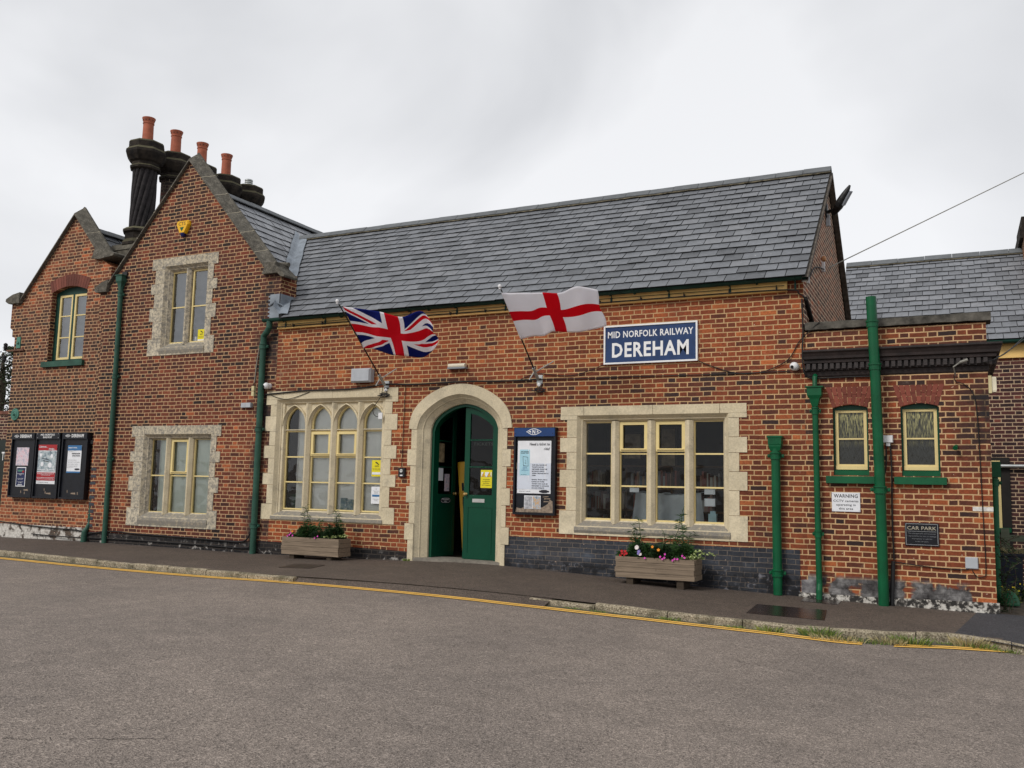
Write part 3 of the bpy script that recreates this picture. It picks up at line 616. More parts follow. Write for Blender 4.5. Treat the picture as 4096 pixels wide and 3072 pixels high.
Hs = []
for cx, w in LG: Hs.append([(cx-w, 2.20), (cx+w, 2.20)]+archpts(cx, w, 2.295, .33))
st.prism(rect(-11.37, -9.10, 2.185, 2.69), .105, .165, holes=Hs)
for cx, w in LG:   # moulded arch rib standing proud round every head
    O = archpts(cx, w+.055, 2.27, .395); I = archpts(cx, w+.012, 2.285, .345); O = [(x, min(z, 2.672)) for x, z in O]
    A = [(x, .062, z) for x, z in O]; B = [(x, .050, z) for x, z in [((a[0]+b[0])/2, (a[1]+b[1])/2) for a, b in zip(O, I)]]; C = [(x, .105, z) for x, z in I]; D = [(x, .105, z) for x, z in O]
    st.loft([D, A, B, C], closed=False)
for x in (-10.79, -10.20, -9.615): mullion(st, x, .66, 2.68, wf=.04, wb=.135)
for x in (-11.36, -9.10): mullion(st, x, .66, 2.68, wf=.05, wb=.07, y0=.07)
st.build('mullion', M_['stone'], wg)
for i, (cx, w) in enumerate(LG): light_unit(fr, gl, cx, w, .715, 2.295, .33, rails=(2.165, 1.69, 1.225), opener=(1.70, 2.155) if i in (1, 2) else None, y=.135)
fr.build('frame', M_['cream'], wg); gl.build('glass_pane', M_['glass_mid'], wg)
# ---- wide rectangular four-light window
lvB = [2.50, 2.29, 2.01, 1.78, 1.505, 1.23, .87, .50]
wb_ = surround(hall, -5.65, -2.715, lvB, bigw, label='wide four-light stone window')
st = MB(); fr = MB(); gl = MB()
for x in (-4.765, -4.185, -3.595): mullion(st, x, .68, 2.27, wf=.045, wb=.13)
st.build('mullion', M_['stone'], wb_)
for i, (a, b) in enumerate(((-5.30, -4.82), (-4.71, -4.24), (-4.13, -3.65), (-3.54, -3.06))):
    light_unit(fr, gl, (a+b)/2, (b-a)/2, .735, 2.275, 0, rails=(1.765, 1.265), opener=(1.79, 2.26) if i in (1, 2) else None, y=.135)
fr.build('frame', M_['cream'], wb_); gl.build('glass_pane', M_['glass'], wb_)
# ---- doorway
door = None
def arch(half): L = [(-a, b) for a, b in half[::-1]]; return [(DC+a, b) for a, b in L[:-1]]+[(DC+a, b) for a, b in half]   # left spring -> apex -> right spring
hood = arch([(0, 2.945), (.25, 2.915), (.5, 2.83), (.74, 2.69), (.90, 2.53), (.975, 2.38), (.995, 2.18)])
out = arch([(0, 2.77), (.28, 2.72), (.52, 2.60), (.70, 2.46), (.80, 2.33), (.83, 2.17)])
def resamp(P, n):
    L = [0]
    for a, b in zip(P, P[1:]): L.append(L[-1]+math.dist(a, b))
    R_ = []
    for i in range(n+1):
        t = L[-1]*i/n; k = max(j for j in range(len(L)) if L[j] <= t+1e-9); k = min(k, len(P)-2); f = (t-L[k])/(L[k+1]-L[k]); R_.append((P[k][0]*(1-f)+P[k+1][0]*f, P[k][1]*(1-f)+P[k+1][1]*f))
    return R_
def smoothp(P, it=2):
    for _ in range(it): P = [P[0]]+[((a[0]+2*b[0]+c[0])/4, (a[1]+2*b[1]+c[1])/4) for a, b, c in zip(P, P[1:], P[2:])]+[P[-1]]
    return P
NN = 30; hood = smoothp(resamp(hood, NN)); outr = smoothp(resamp(out, NN)); innr = smoothp(resamp(arch([(0, 2.62), (.23, 2.575), (.43, 2.48), (.56, 2.38), (.625, 2.29), (.655, 2.18)]), NN))
mb = MB()
for a, b in ((0, 6), (6, 11), (11, 19), (19, 24), (24, 30)):
    A = hood[a:b+1]; B = outr[a:b+1]; e = .003
    mb.prism(A+B[::-1], -.022, .1) if a != b else None
mb.m = [0]*len(mb.f)
lvD = [2.18, 1.83, 1.545, 1.195, .915, .565, .285, -.4]
for k in range(7):
    wdt = k % 2 == 1
    if k == 6: wdt = False
    o = .98 if wdt else .91
    for s_ in (-1, 1):
        xa, xb = DC+s_*.83, DC+s_*(o+.03 if s_ < 0 else o); mb.box(xa, xb, -.012 if k < 5 else -.03, .1, lvD[k+1]+.003, lvD[k]-.003)
# moulded reveal following the arch
def ringd(f, y, z0=-.3):
    P = [(o[0]*(1-f)+i[0]*f, o[1]*(1-f)+i[1]*f) for o, i in zip(outr, innr)]; w = (.83*(1-f)+.655*f)
    return [(DC-w, y, z0)]+[(x, y, z) for x, z in P]+[(DC+w, y, z0)]
mb.loft([ringd(0, -.012), ringd(.38, .055), ringd(.44, .058), ringd(.5, .08), ringd(1, .155), ringd(1, .30)], closed=False)
dw = mb.build('doorway', M_['stone'], hall); dw['label'] = 'limestone four-centred door arch'
# door frame + leaves
mb = MB(); fo = [(DC-.655, -.05)]+[p for p in innr]+[(DC+.655, -.05)]; fi = [(DC-.60, -.05)]+[(DC+(x-DC)*.92, z-.05) for x, z in innr]+[(DC+.60, -.05)]
mb.prism(fo+fi[::-1], .20, .30); mb.build('door_frame', M_['green_dark'], dw)
mb = MB(); mb.box(DC-.83, DC+.83, -.02, .5, -.12, -.005); mb.build('threshold', pm('threshold_stone', (.20, .18, .15), .9, .3, 10, .3), dw)
def arch_z(x, drop=.055):
    P = [(DC+(a-DC)*.92, z-drop+.0) for a, z in innr]
    for (a, za), (b, zb) in zip(P, P[1:]):
        if a <= x <= b: return za+(zb-za)*(x-a)/(b-a)
    return P[0][1]
def leaf(name, x0, x1, hinge, ang, label, left):
    """one leaf between x0 and x1, three glazed lights above a panel; rotated about its hinge"""
    t = .045; y = .25
    xs_ = [x0+(x1-x0)*i/8 for i in range(9)]; top = [(x, arch_z(x)-.004) for x in xs_]
    O = [(x0, .0), (x1, .0)]+top[::-1]; s = .085; xi0, xi1 = x0+s+.01, x1-s
    tp = [(x, arch_z(x)-.10) for x in [xi0+(xi1-xi0)*i/6 for i in range(7)]]
    H = [[(xi0, 2.005), (xi1, 2.005)]+tp[::-1], rect(xi0, xi1, 1.55, 1.985), rect(xi0, xi1, 1.07, 1.53)]
    mb = MB(); mb.prism(O, y, y+t, holes=H); mb.box(xi0-.005, xi1+.005, y-.001+.002, y+.01, .05, .86) if False else None
    for a, b, c, d in ((xi0-.01, xi1+.01, .86, .868), (xi0-.01, xi0-.002, .10, .86), (xi1+.002, xi1+.01, .10, .86)): mb.box(a, b, y-.007, y, c, d)
    lf = mb.build(name, M_['green_dark'], None)
    g = MB(); g.sheet([(xi0-.01, 1.06), (xi1+.01, 1.06)]+[(x, z+.01) for x, z in tp[::-1]], y+.022); gp = g.build('glass_pane', M_['glass_dark'])
    kb = MB(); kx = (x1-.045) if left else (x0+.045); kb.lathe((kx, y, 1.08), [(.022, 0), (.010, .01), (.010, .03), (.026, .038), (.030, .052), (.018, .066), (0, .068)], 14, ax='y'); kn = kb.build('handle', M_['brass'], smooth=True)
    hx = x0 if left else x1; Mx = Matrix.Translation((hx, y, 0)) @ Matrix.Rotation(ang, 4, 'Z') @ Matrix.Translation((-hx, -y, 0))
    subs = [gp, kn]
    if not left:
        lp = MB(); lp.box(x0+.17, x1-.22, y-.006, y, .945, 1.005); subs.append(lp.build('letter_plate', M_['alu']))
    for o in [lf]+subs: o.data.transform(Mx)
    lf.parent = hall; lf.location = -wloc(hall); lf['label'] = label
    for o in subs: o.parent = lf
    return lf
leafR = leaf('door', -7.525, DC+.60, 1, 0, 'closed green door leaf with letter plate', False)
leafL = leaf('door', DC-.60, -7.525, 0, R(82), 'green door leaf standing open inwards', True)
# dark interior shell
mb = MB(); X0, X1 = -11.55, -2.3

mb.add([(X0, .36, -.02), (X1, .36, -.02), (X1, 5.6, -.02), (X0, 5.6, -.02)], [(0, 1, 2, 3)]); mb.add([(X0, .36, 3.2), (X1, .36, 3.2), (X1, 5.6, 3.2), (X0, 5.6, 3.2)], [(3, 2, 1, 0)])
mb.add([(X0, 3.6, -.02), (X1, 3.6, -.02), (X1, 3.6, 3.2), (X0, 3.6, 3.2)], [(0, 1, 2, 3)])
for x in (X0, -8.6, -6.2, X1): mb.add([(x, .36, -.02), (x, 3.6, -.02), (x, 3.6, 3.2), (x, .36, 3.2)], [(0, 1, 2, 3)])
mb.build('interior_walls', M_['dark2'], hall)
mb = MB(); mb.box(-8.6, -6.2, 1.9, 1.95, -.02, 3.2); mb.build('lobby_partition', M_['dark'], hall)
# ---------------------------------------------------------------- TALL GABLED WING
wing = thing('gabled_wing', (-14, 0, 0), 'tall red brick gable with stone coping, between the low gable and the long slate roof', 'station building')
w1u = (-14.62, -13.42, 3.90, 5.61); w1d = (-14.90, -13.07, .46, 2.13)
mb = MB(); mb.prism([(-16.4, -.4), (-11.52, -.4), (-11.52, 5.24), (-11.85, 5.24), (-14.08, 7.80), (-16.30, 5.24), (-16.52, 5.24), (-16.52, 4.62), (-16.44, 4.55), (-16.4, 4.4)], 0, .34, holes=[rect(*w1u), rect(*w1d)])
mb.build('brick_wall', M_['brick_wing'], wing, side=M_['brick_side2'])
mb = MB(); mb.xprism([(.34, 4.0), (6.0, 4.0), (6.0, 4.5), (.45, 4.5), (.45, 5.24), (.34, 5.24)], -11.52, -11.7); mb.build('side_wall', M_['brick_side2'], wing)
mb = MB(); mb.xprism([(.34, -.4), (6, -.4), (6, 4.4), (.34, 4.4)], -16.39, -16.1); mb.build('side_wall', M_['brick_side2'], wing)
mb = MB(); mb.box(-16.42, -11.76, -.012, .02, -.4, .10); mb.build('plinth', M_['brick_black'], wing)
for i in range(9): mb = MB(); mb.box(-16.395, -16.24, -.004, .02, .20+i*.147, .20+i*.147+.062); mb.build('blue_quoin', pm('blue_brick', (.035, .04, .05), .6, .3, 10), wing)
# coping: slabs with a rear roll
def coping(bld, apx, apz, slope, L, sgn, y0, depth=.33, seg=.62):
    mb = MB(); d = Vector((sgn, 0, -slope)).normalized(); n = Vector((sgn*slope, 0, 1)).normalized(); A = Vector((apx, 0, apz)); prof = [(0, 0), (depth, 0), (depth, .11), (depth-.04, .165), (depth-.09, .17), (depth-.125, .135), (.0, .025)]
    k = max(1, round(L/seg)); s = L/k
    for i in range(k):
        a, b = A+d*(i*s+.003), A+d*((i+1)*s-.003)
        if i == 0: a = A.copy()
        ra = [a+Vector((0, y0+p, 0))+n*q for p, q in prof]; rb = [b+Vector((0, y0+p, 0))+n*q for p, q in prof]
        if i == 0:   # mitre at the apex: slide points up the slope to the centre plane
            ra = [p-d*((p.x-apx)/d.x) for p in ra]
        mb.loft([ra, rb]); mb.add(ra, [(6, 5, 4, 3, 2, 1, 0)]); mb.add(rb, [(0, 1, 2, 3, 4, 5, 6)])
    jb = MB()
    for i in range(1, k):
        a = A+d*(i*s-.006); b = A+d*(i*s+.006); jb.loft([[a+Vector((0, y0-.002+p*1.004, 0))+n*(q*1.01+.001) for p, q in prof], [b+Vector((0, y0-.002+p*1.004, 0))+n*(q*1.01+.001) for p, q in prof]])
    for_ = mb.build('coping', M_['coping'], bld)
    jb.build('coping_joints', pm('joint_mortar', (.36, .32, .24), .9, .3, 20), for_); return for_
Lw = math.hypot(2.28, 2.28*1.13)
coping(wing, -14.08, 7.80, 1.13, Lw, 1, -.07); coping(wing, -14.08, 7.80, 1.13, Lw-.06, -1, -.07)
def kneeler(bld, P, y0, y1):
    mb = MB(); mb.prism(P, y0, y1); return mb.build('kneeler', M_['coping'], bld)
kneeler(wing, [(-11.93, 5.20), (-11.55, 5.20), (-11.46, 5.12), (-11.38, 5.11), (-11.37, 5.14), (-11.50, 5.27), (-11.60, 5.35), (-11.60, 5.42), (-11.84, 5.42)], -.10, .30)
mb = MB(); mb.tube([(-11.86, .24, 5.46), (-11.56, .24, 5.43)], .045, 10); mb.build('kneeler_roll', M_['coping'], wing, smooth=True)
kneeler(wing, [(-16.26, 5.20), (-16.58, 5.20), (-16.64, 5.26), (-16.60, 5.32), (-16.42, 5.42), (-16.22, 5.46)], -.08, .4)
mb = MB(); mb.box(-11.76, -11.50, -.012, .01, 4.34, 4.80); mb.box(-11.53, -11.505, -.012, .44, 4.34, 4.80)
for i in range(6): mb.box(-11.80, -11.76, -.012, 0, 4.37+i*.075, 4.40+i*.075)
mb.tube([(-11.76, -.02, 4.58), (-11.64, -.03, 4.64), (-11.52, -.02, 4.60), (-11.45, .02, 4.56)], .014, 6)
mb.build('lead_apron', M_['lead'], wing)
# roof of the wing
sl = Vector((1, 0, -1.13)).normalized(); WL = math.hypot(2.74, 2.74*1.13)
mb = MB(); mb.add([(-14.08, .3, 7.36), (-11.34, .3, 7.36-2.74*1.13), (-11.34, 6.5, 7.36-2.74*1.13), (-14.08, 6.5, 7.36)], [(0, 1, 2, 3)]); mb.add([(-14.08, .3, 7.36), (-16.4, .3, 7.36-2.32*1.13), (-16.4, 6.5, 7.36-2.32*1.13), (-14.08, 6.5, 7.36)], [(3, 2, 1, 0)])
mb.build('slate_underlay', M_['slate_dark'], wing)
mb = MB()
def wl_hi(v):   # on the right slope, stop where the main roof plane takes over (valley)
    z = 4.30+v*(-sl.z); t = (z-EZ)/(RZ-EZ)
    return (PY0+(PY1-PY0)*t-.06) if z < RZ else 6.5
slates(mb, (-11.37, 0, 4.30), (0, 1, 0), (-sl.x, 0, -sl.z), 0, WL-.02, lambda v: .36, wl_hi, exp=.235, seed=5)
slates(mb, (-16.4, 0, 7.36-2.32*1.13), (0, 1, 0), (sl.x, 0, -sl.z), 0, 3.48, lambda v: .36, lambda v: 6.5, exp=.235, seed=6)
mb.build('slate_roof', [slate_mat('roof_slate_pale', (.27, .278, .295)), M_['slate_edge_shade']], wing)
mb = MB(); bd = MB(); ridge_run(mb, (-14.08, .36, 7.44), (-14.08, 6.5, 7.44), (1, 0, 0), bd); mb.build('ridge_tiles', M_['ridge'], wing); bd.build('ridge_bedding', M_['bed'], wing)
# upper and lower windows
wu = surround(wing, -14.985, -13.155, [5.785, 5.55, 5.255, 5.04, 4.745, 4.46, 4.095, 3.745], w1u, dirty=True, tooth=.11, label='weathered two-light upper window')
st = MB(); fr = MB(); gl = MB(); mullion(st, -14.04, 3.96, 5.54, wf=.05, wb=.13); st.build('mullion', M_['stone_dirty'], wu)
light_unit(fr, gl, -14.33, .205, 4.0, 5.51, 0, rails=(4.755,), y=.135); light_unit(fr, gl, -13.74, .215, 4.0, 5.51, 0, rails=(4.755,), y=.135); fr.build('frame', M_['cream'], wu); gl.build('glass_pane', M_['glass_up'], wu)
wd = surround(wing, -15.255, -12.815, [2.30, 2.08, 1.785, 1.57, 1.28, .98, .645, .28], w1d, dirty=True, tooth=.11, label='three-light lower window with blinds')
st = MB(); fr = MB(); gl = MB()
for x in (-14.31, -13.70): mullion(st, x, .52, 2.06, wf=.045, wb=.13)
st.build('mullion', M_['stone'], wd)
for i, (a, b) in enumerate(((-14.82, -14.37), (-14.25, -13.76), (-13.64, -13.17))): light_unit(fr, gl, (a+b)/2, (b-a)/2, .55, 2.05, 0, rails=(1.30,), opener=(1.33, 2.03) if i == 1 else None, y=.135)
fr.build('frame', M_['cream'], wd); gl.build('glass_pane', M_['glass_mid'], wd)
mb = MB(); mb.box(-14.7, -13.35, .26, .28, 3.8, 5.7); mb.build('curtain_backing', M_['curtain_grey'], wing)
mb = MB(); mb.box(-15.1, -12.9, .55, .57, .3, 2.3); mb.build('interior_panel', M_['dark2'], wing)
# ---------------------------------------------------------------- LOW GABLED WING (far left)
low = thing('gabled_wing', (-18, .12, 0), 'brown brick gable at the far left with a brick-arched window above three black notice boards', 'station building')
def archbox(x0, x1, z0, z1, rise, n=8): return [(x0, z0), (x1, z0)]+[(x1+(x0-x1)*i/n, z1+rise*math.sin(math.pi*i/n)) for i in range(n+1)]
w0 = archbox(-18.25, -17.10, 3.78, 5.36, .12)
mb = MB(); mb.prism([(-19.43, -.4), (-16.38, -.4), (-16.38, 5.8), (-16.80, 6.05), (-17.62, 7.08), (-19.30, 5.22), (-19.62, 5.22), (-19.62, 4.64), (-19.53, 4.58), (-19.53, 4.43), (-19.43, 4.40)], .12, .46, holes=[w0]); mb.build('brick_wall', M_['brick_wing0'], low, side=M_['brick_side2'])
mb = MB(); mb.box(-19.43, -19.1, .46, 6, -.4, 5.0); mb.build('side_wall', M_['brick_side2'], low)
mb = MB(); mb.box(-19.45, -16.40, .09, .13, -.4, .17); mb.build('plinth', M_['brick_white'], low)
Ll = math.hypot(1.75, 1.75*1.13)
coping(low, -17.62, 7.09, 1.13, math.hypot(.86, .86*1.17), 1, .04); coping(low, -17.62, 7.09, 1.13, Ll-.05, -1, .04)
kneeler(low, [(-16.92, 6.02), (-16.70, 5.98), (-16.25, 6.02), (-16.22, 6.07), (-16.45, 6.16), (-16.62, 6.20), (-16.82, 6.28)], .02, .5)
kneeler(low, [(-19.25, 5.19), (-19.62, 5.19), (-19.73, 5.25), (-19.72, 5.31), (-19.50, 5.40), (-19.25, 5.44)], .02, .5)
mb = MB()
slates(mb, (-19.6, 0, 6.86-1.98*1.13), (0, 1, 0), (sl.x, 0, -sl.z), 0, 2.97, lambda v: .5, lambda v: 6.3, seed=8)
slates(mb, (-16.2, 0, 6.86-1.42*1.13), (0, 1, 0), (-sl.x, 0, -sl.z), 0, 2.12, lambda v: .5, lambda v: 6.3, seed=9); mb.build('slate_roof', [M_['slate'], M_['slate_edge_shade']], low)
mb = MB(); ridge_run(mb, (-17.62, .45, 6.93), (-17.62, 6.3, 6.93), (1, 0, 0)); mb.build('ridge_tiles', M_['ridge'], low)
# brick arch and timber window
mb = MB(); n_ = 15
for i in range(n_):
    t0, t1 = i/n_, (i+1)/n_-.006
    f = lambda t, o: (-18.25-o*.10+(1.15+o*.20)*t, 5.36+.12*math.sin(math.pi*t)+o*(.245+.02*math.sin(math.pi*t)))
    mb.prism([f(t0, 0), f(t1, 0), f(t1, 1), f(t0, 1)], .112, .20)
aw = mb.build('window', pm('arch_brick', (.16, .050, .034), .85, .5, 6, .3, isl=.8), low); aw['label'] = 'upper casement window under a brick arch'
fr = MB(); fr.prism(w0, .24, .33, holes=[rect(-18.13, -17.70, 3.84, 5.31), rect(-17.64, -17.20, 3.84, 5.31)]); fr.build('outer_frame', M_['green_gutter'], aw)
fr = MB(); gl = MB()
for a, b in ((-18.13, -17.70), (-17.64, -17.20)): light_unit(fr, gl, (a+b)/2, (b-a)/2, 3.84, 5.31, 0, rails=(4.83, 4.34), y=.245, ft=.05)
fr.build('frame', M_['cream'], aw); gl.build('glass_pane', M_['glass_up'], aw)
mb = MB(); mb.box(-18.36, -17.02, .05, .30, 3.66, 3.78); mb.build('sill', M_['green_old'], aw)
mb = MB(); mb.box(-18.22, -17.12, .36, .38, 3.79, 5.45); mb.build('curtain_backing', M_['curtain_grey'], low)
# chimney stack: five octagonal shafts on one plinth, first one twisted
ch = MB(); ch.box(-16.95, -16.05, .52, 4.75, 4.6, 6.30); ch.xprism([(.50, 6.30), (4.8, 6.30), (4.7, 6.46), (.60, 6.46)], -17.0, -16.0)
chs = ch.build('chimney_stack', pm('stack_base_stone', (.10, .09, .07), .95, .5, 8, .5), low); chs['label'] = 'row of five dark clustered chimney shafts'
CX = -16.5; CYs = [.93+.83*i for i in range(5)]
def octo(mb, c, prof): mb.lathe(c, prof, 8, rot=.5)
sh = MB(); rings = []; nseg = 120; z0, z1 = 6.84, 8.26
for k in range(41):
    t = k/40; z = z0+(z1-z0)*t; ring = []
    for j in range(nseg):
        a = 2*math.pi*j/nseg; lobe = abs(math.sin((a*14-t*15)/2)); r = .218+.052*lobe**.5; ring.append((CX+r*math.cos(a), CYs[0]+r*math.sin(a), z))
    rings.append(ring)
sh.loft(rings); sh.build('twisted_shaft', pm('twisted_chimney_brick', (.022, .019, .020), .9, .5, 10, .5, 30), chs)
for i, cy in enumerate(CYs):
    if i: s_ = MB(); octo(s_, (CX, cy, 6.8), [(.29, 0), (.29, 1.48)]); s_.build('shaft', M_['chim'], chs)
for i, cy in enumerate(CYs):
    cp = MB(); octo(cp, (CX, cy, 6.44), [(.40, 0), (.40, .06), (.35, .14), (.35, .28), (.40, .31), (.40, .36), (.32, .42)])
    cp.build('shaft_base', M_['chimcap'], chs); cp = MB()
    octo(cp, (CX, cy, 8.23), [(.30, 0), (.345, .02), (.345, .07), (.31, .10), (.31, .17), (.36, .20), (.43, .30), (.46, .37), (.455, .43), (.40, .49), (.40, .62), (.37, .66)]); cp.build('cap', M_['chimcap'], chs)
for i, cy in enumerate(CYs[:4]):
    p = MB(); p.lathe((CX, cy, 8.83), [(.135, 0), (.122, .05), (.115, .52), (.127, .53), (.127, .55), (.115, .555), (.118, .57), (.148, .655), (.148, .67), (.12, .67), (.09, .57)], 20); pt = p.build('chimney_pot', M_['terracotta'], chs, smooth=True)
    h = MB()
    for j in range(10): a = 2*math.pi*j/10; h.obox((CX+.129*math.cos(a), cy+.129*math.sin(a), 9.44), (math.cos(a), math.sin(a), 0), (-math.sin(a), math.cos(a), 0), (0, 0, 1), .006, .010, .010)
    h.build('pot_vent_holes', M_['blackm'], chs)
p = MB(); p.lathe((CX, CYs[4], 8.85), [(.09, 0), (.09, .12), (.105, .13), (.105, .15), (.09, .16), (.105, .18), (.105, .20), (.09, .21), (.105, .23), (.105, .26), (0, .27)], 16); p.build('metal_cowl', M_['steel'], chs)
# ---------------------------------------------------------------- LOW FLAT-ROOFED BLOCK (right)
blk = thing('flat_roofed_block', (-.7, 0, 0), 'low flat-roofed red brick block with dark dentil cornice and two small sash windows', 'station building')
s1 = archbox(-1.535, -1.075, 1.47, 2.40, .045, 6); s2 = archbox(-.665, -.195, 1.47, 2.40, .045, 6)
mb = MB(); mb.prism(rect(-1.9, .40, -.4, 3.50), 0, .30, holes=[s1, s2]); mb.build('brick_wall', M_['brick_low'], blk, side=M_['brick_side2'])
mb = MB(); mb.box(.10, .40, .3, 2.4, -.4, 3.5); mb.build('side_wall', M_['brick_side2'], blk)
mb = MB(); mb.box(-1.85, .3, .2, 2.3, 3.2, 3.3); mb.build('flat_roof', M_['slate_dark'], blk)
mb = MB(); rnd = random.Random(4)
for a, b in ((-1.88, -.95), (-.94, .46)):
    n_ = 10; rg = [[(a+(b-a)*i/n_, y, z+rnd.uniform(-.006, .006)) for y, z in ((-.05, 3.52), (.34, 3.52), (.34, 3.60), (-.05, 3.625))] for i in range(n_+1)]; mb.loft(rg); mb.add(rg[0], [(0, 1, 2, 3)]); mb.add(rg[-1], [(3, 2, 1, 0)])
mb.build('parapet_coping', pm('old_coping', (.085, .078, .066), .95, .6, 9, .6, 40), blk)
cm = pm('cornice_terracotta', (.020, .013, .012), .55, .55, 7, .25, 50); prof = [(0, 2.84), (-.012, 2.86), (-.02, 2.92), (-.05, 2.93), (-.05, 3.02), (-.10, 3.03), (-.105, 3.07), (-.135, 3.085), (-.14, 3.12), (-.155, 3.16), (-.175, 3.185), (-.175, 3.21), (0, 3.23)]
mb = MB(); mb.xprism(prof, -1.895, .40)
cr = [(.40, 0)]; 
mb.prism([(.402-a, b) for a, b in prof], -.0, 2.4); # return along the side
mb.add([], [])
for (ya, za), (yb, zb) in zip(prof, prof[1:]): mb.add([(.40, ya, za), (.402-ya, ya, za), (.402-ya, 0, za), (.40, 0, za), (.40, yb, zb), (.402-yb, yb, zb), (.402-yb, 0, zb), (.40, 0, zb)], [(0, 1, 5, 4), (1, 2, 6, 5)])
mb.build('cornice', cm, blk)
mb = MB(); x = -1.86
while x < .42: mb.box(x, x+.048, -.098, -.045, 2.945, 3.022); x += .079
DM = pm('dentil_terracotta', (.030, .023, .022), .5, .4, 30, .2); mb.build('dentil_row', DM, blk); mb = MB()
y = .02
while y < 2.3: mb.box(.45, .50, y, y+.048, 2.945, 3.022); y += .079
mb.build('dentil_row', DM, blk)
# base: render patches + whitewashed step
mb = MB(); mb.prism([(-2.02, -.45), (.43, -.45), (.43, -.12), (-.2, -.13), (-1.0, -.15), (-2.02, -.15)], -.030, .0); mb.build('base_course', M_['white_base'], blk)
mb = MB(); mb.prism([(-1.99, -.17), (-1.99, .02), (-1.86, .03), (-1.80, .0), (-1.80, -.17)], -.004, .01); mb.build('render_patch', M_['render_base'], blk)
mb = MB(); mb.box(.09, .40, -.005, .01, 1.055-.0, 1.055+.062); mb.m = [0]*len(mb.f); 
mb = MB(); mb.box(.165, .402, -.004, .01, 1.03, 1.085); mb.build('painted_brick', pm('whitewashed_brick', (.62, .60, .56), .8, .25, 30, .3), blk)
for (a, b), lab in (((-1.535, -1.075), 'left sash window with reeded glass and a green sill'), ((-.665, -.195), 'right sash window with reeded glass and a green sill')):
    mb = MB(); n_ = 9; c = (a+b)/2
    for i in range(n_):
        t0, t1 = i/n_, (i+1)/n_-.012
        f = lambda t, o: (a+(b-a)*t+o*(t-.5)*.17, 2.405+.045*math.sin(math.pi*t)*(1-o)+o*.29)
        if i % 2: 
            g_ = .55; mb.prism([f(t0, 0), f(t1, 0), f(t1, g_), f(t0, g_)], -.004, .1); mb.prism([f(t0, g_+.02), f(t1, g_+.02), f(t1, 1), f(t0, 1)], -.004, .1)
        else: g_ = .38; mb.prism([f(t0, 0), f(t1, 0), f(t1, g_), f(t0, g_)], -.004, .1); mb.prism([f(t0, g_+.02), f(t1, g_+.02), f(t1, 1), f(t0, 1)], -.004, .1)
    w = mb.build('window', pm('gauged_brick', (.20, .055, .036), .85, .4, 12, .2, isl=.7), blk); w['label'] = lab
    mb = MB(); mb.prism(archbox(a, b, 1.455, 2.40, .045, 6), .07, .16, holes=[rect(a+.025, b-.025, 1.55, 2.375)]); mb.build('outer_frame', M_['green_dark'], w)
    fr = MB(); fr.prism(rect(a+.025, b-.025, 1.535, 2.375), .085, .13, holes=[rect(a+.065, b-.065, 1.985, 2.34), rect(a+.065, b-.065, 1.625, 1.965)])
    fr.box(a+.02, b-.02, .07, .11, 1.535, 1.60); fr.build('sash', M_['cream'], w)
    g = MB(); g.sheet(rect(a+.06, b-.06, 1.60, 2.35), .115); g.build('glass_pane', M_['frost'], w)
    s = MB(); s.box(a-.0, b+.0, .03, .08, 1.455, 1.54); s.xprism([(-.075, 1.36), (.06, 1.36), (.06, 1.462), (-.07, 1.455)], a-.095, b+.07); s.build('sill', M_['green'], w)
# ---------------------------------------------------------------- REAR BUILDING
rear = thing('rear_building', (1, 6, 0), 'slate-roofed dark brick building behind the low flat-roofed block', 'station building')
mb = MB(); mb.box(-1.8, 5.0, 6.0, 6.3, -.4, 4.15); mb.build('brick_wall', M_['brick_rear'], rear)
mb = MB(); mb.xprism([(6.0, -.4), (12, -.4), (12, 4.2), (9, 6.5), (6, 4.2)], 5, 4.7); mb.build('end_wall', M_['brick_side2'], rear)
rv = Vector((0, 3.15, 2.42)).normalized(); mb = MB(); mb.add([(-2.2, 5.8, 4.16), (5.1, 5.8, 4.16), (5.1, 9, 6.56), (-2.2, 9, 6.56)], [(0, 1, 2, 3)]); mb.add([(-2.2, 12.2, 4.16), (5.1, 12.2, 4.16), (5.1, 9, 6.56), (-2.2, 9, 6.56)], [(3, 2, 1, 0)]); mb.build('slate_underlay', M_['slate_dark'], rear)
mb = MB(); slates(mb, (-2.2, 5.78, 4.15), (1, 0, 0), (0, 3.22, 2.42), 0, 4.0, lambda v: 0, lambda v: 7.3, exp=.235, wid=.255, seed=12); mb.build('slate_roof', [slate_mat('roof_slate_rear', (.175, .182, .198)), M_['slate_edge_shade']], rear)
mb = MB(); bd = MB(); ridge_run(mb, (-2.2, 9, 6.66), (5.1, 9, 6.66), (0, 1, 0), bd, seg=.55); mb.build('ridge_tiles', M_['ridge'], rear); bd.build('ridge_bedding', M_['bed'], rear)
mb = MB(); mb.box(-1.8, 5, 5.94, 6.0, 3.83, 4.10); mb.build('fascia_board', M_['fascia'], rear)
mb = MB(); gut(mb, -2.0, 5.1, 5.93, -.10); mb.build('gutter', M_['green_gutter'], rear)
mb = MB(); mb.box(1.43, 2.6, 7.2, 10.0, 5.0, 6.72); mb.build('chimney_stack', M_['brick_rear'], rear, side=M_['brick_side2']); 
mb = MB(); mb.box(1.36, 2.7, 8.3, 10.1, 6.72, 6.95); mb.box(1.40, 2.66, 8.35, 10.05, 6.95, 7.2); mb.build('chimney_cap', M_['chimcap'], rear)
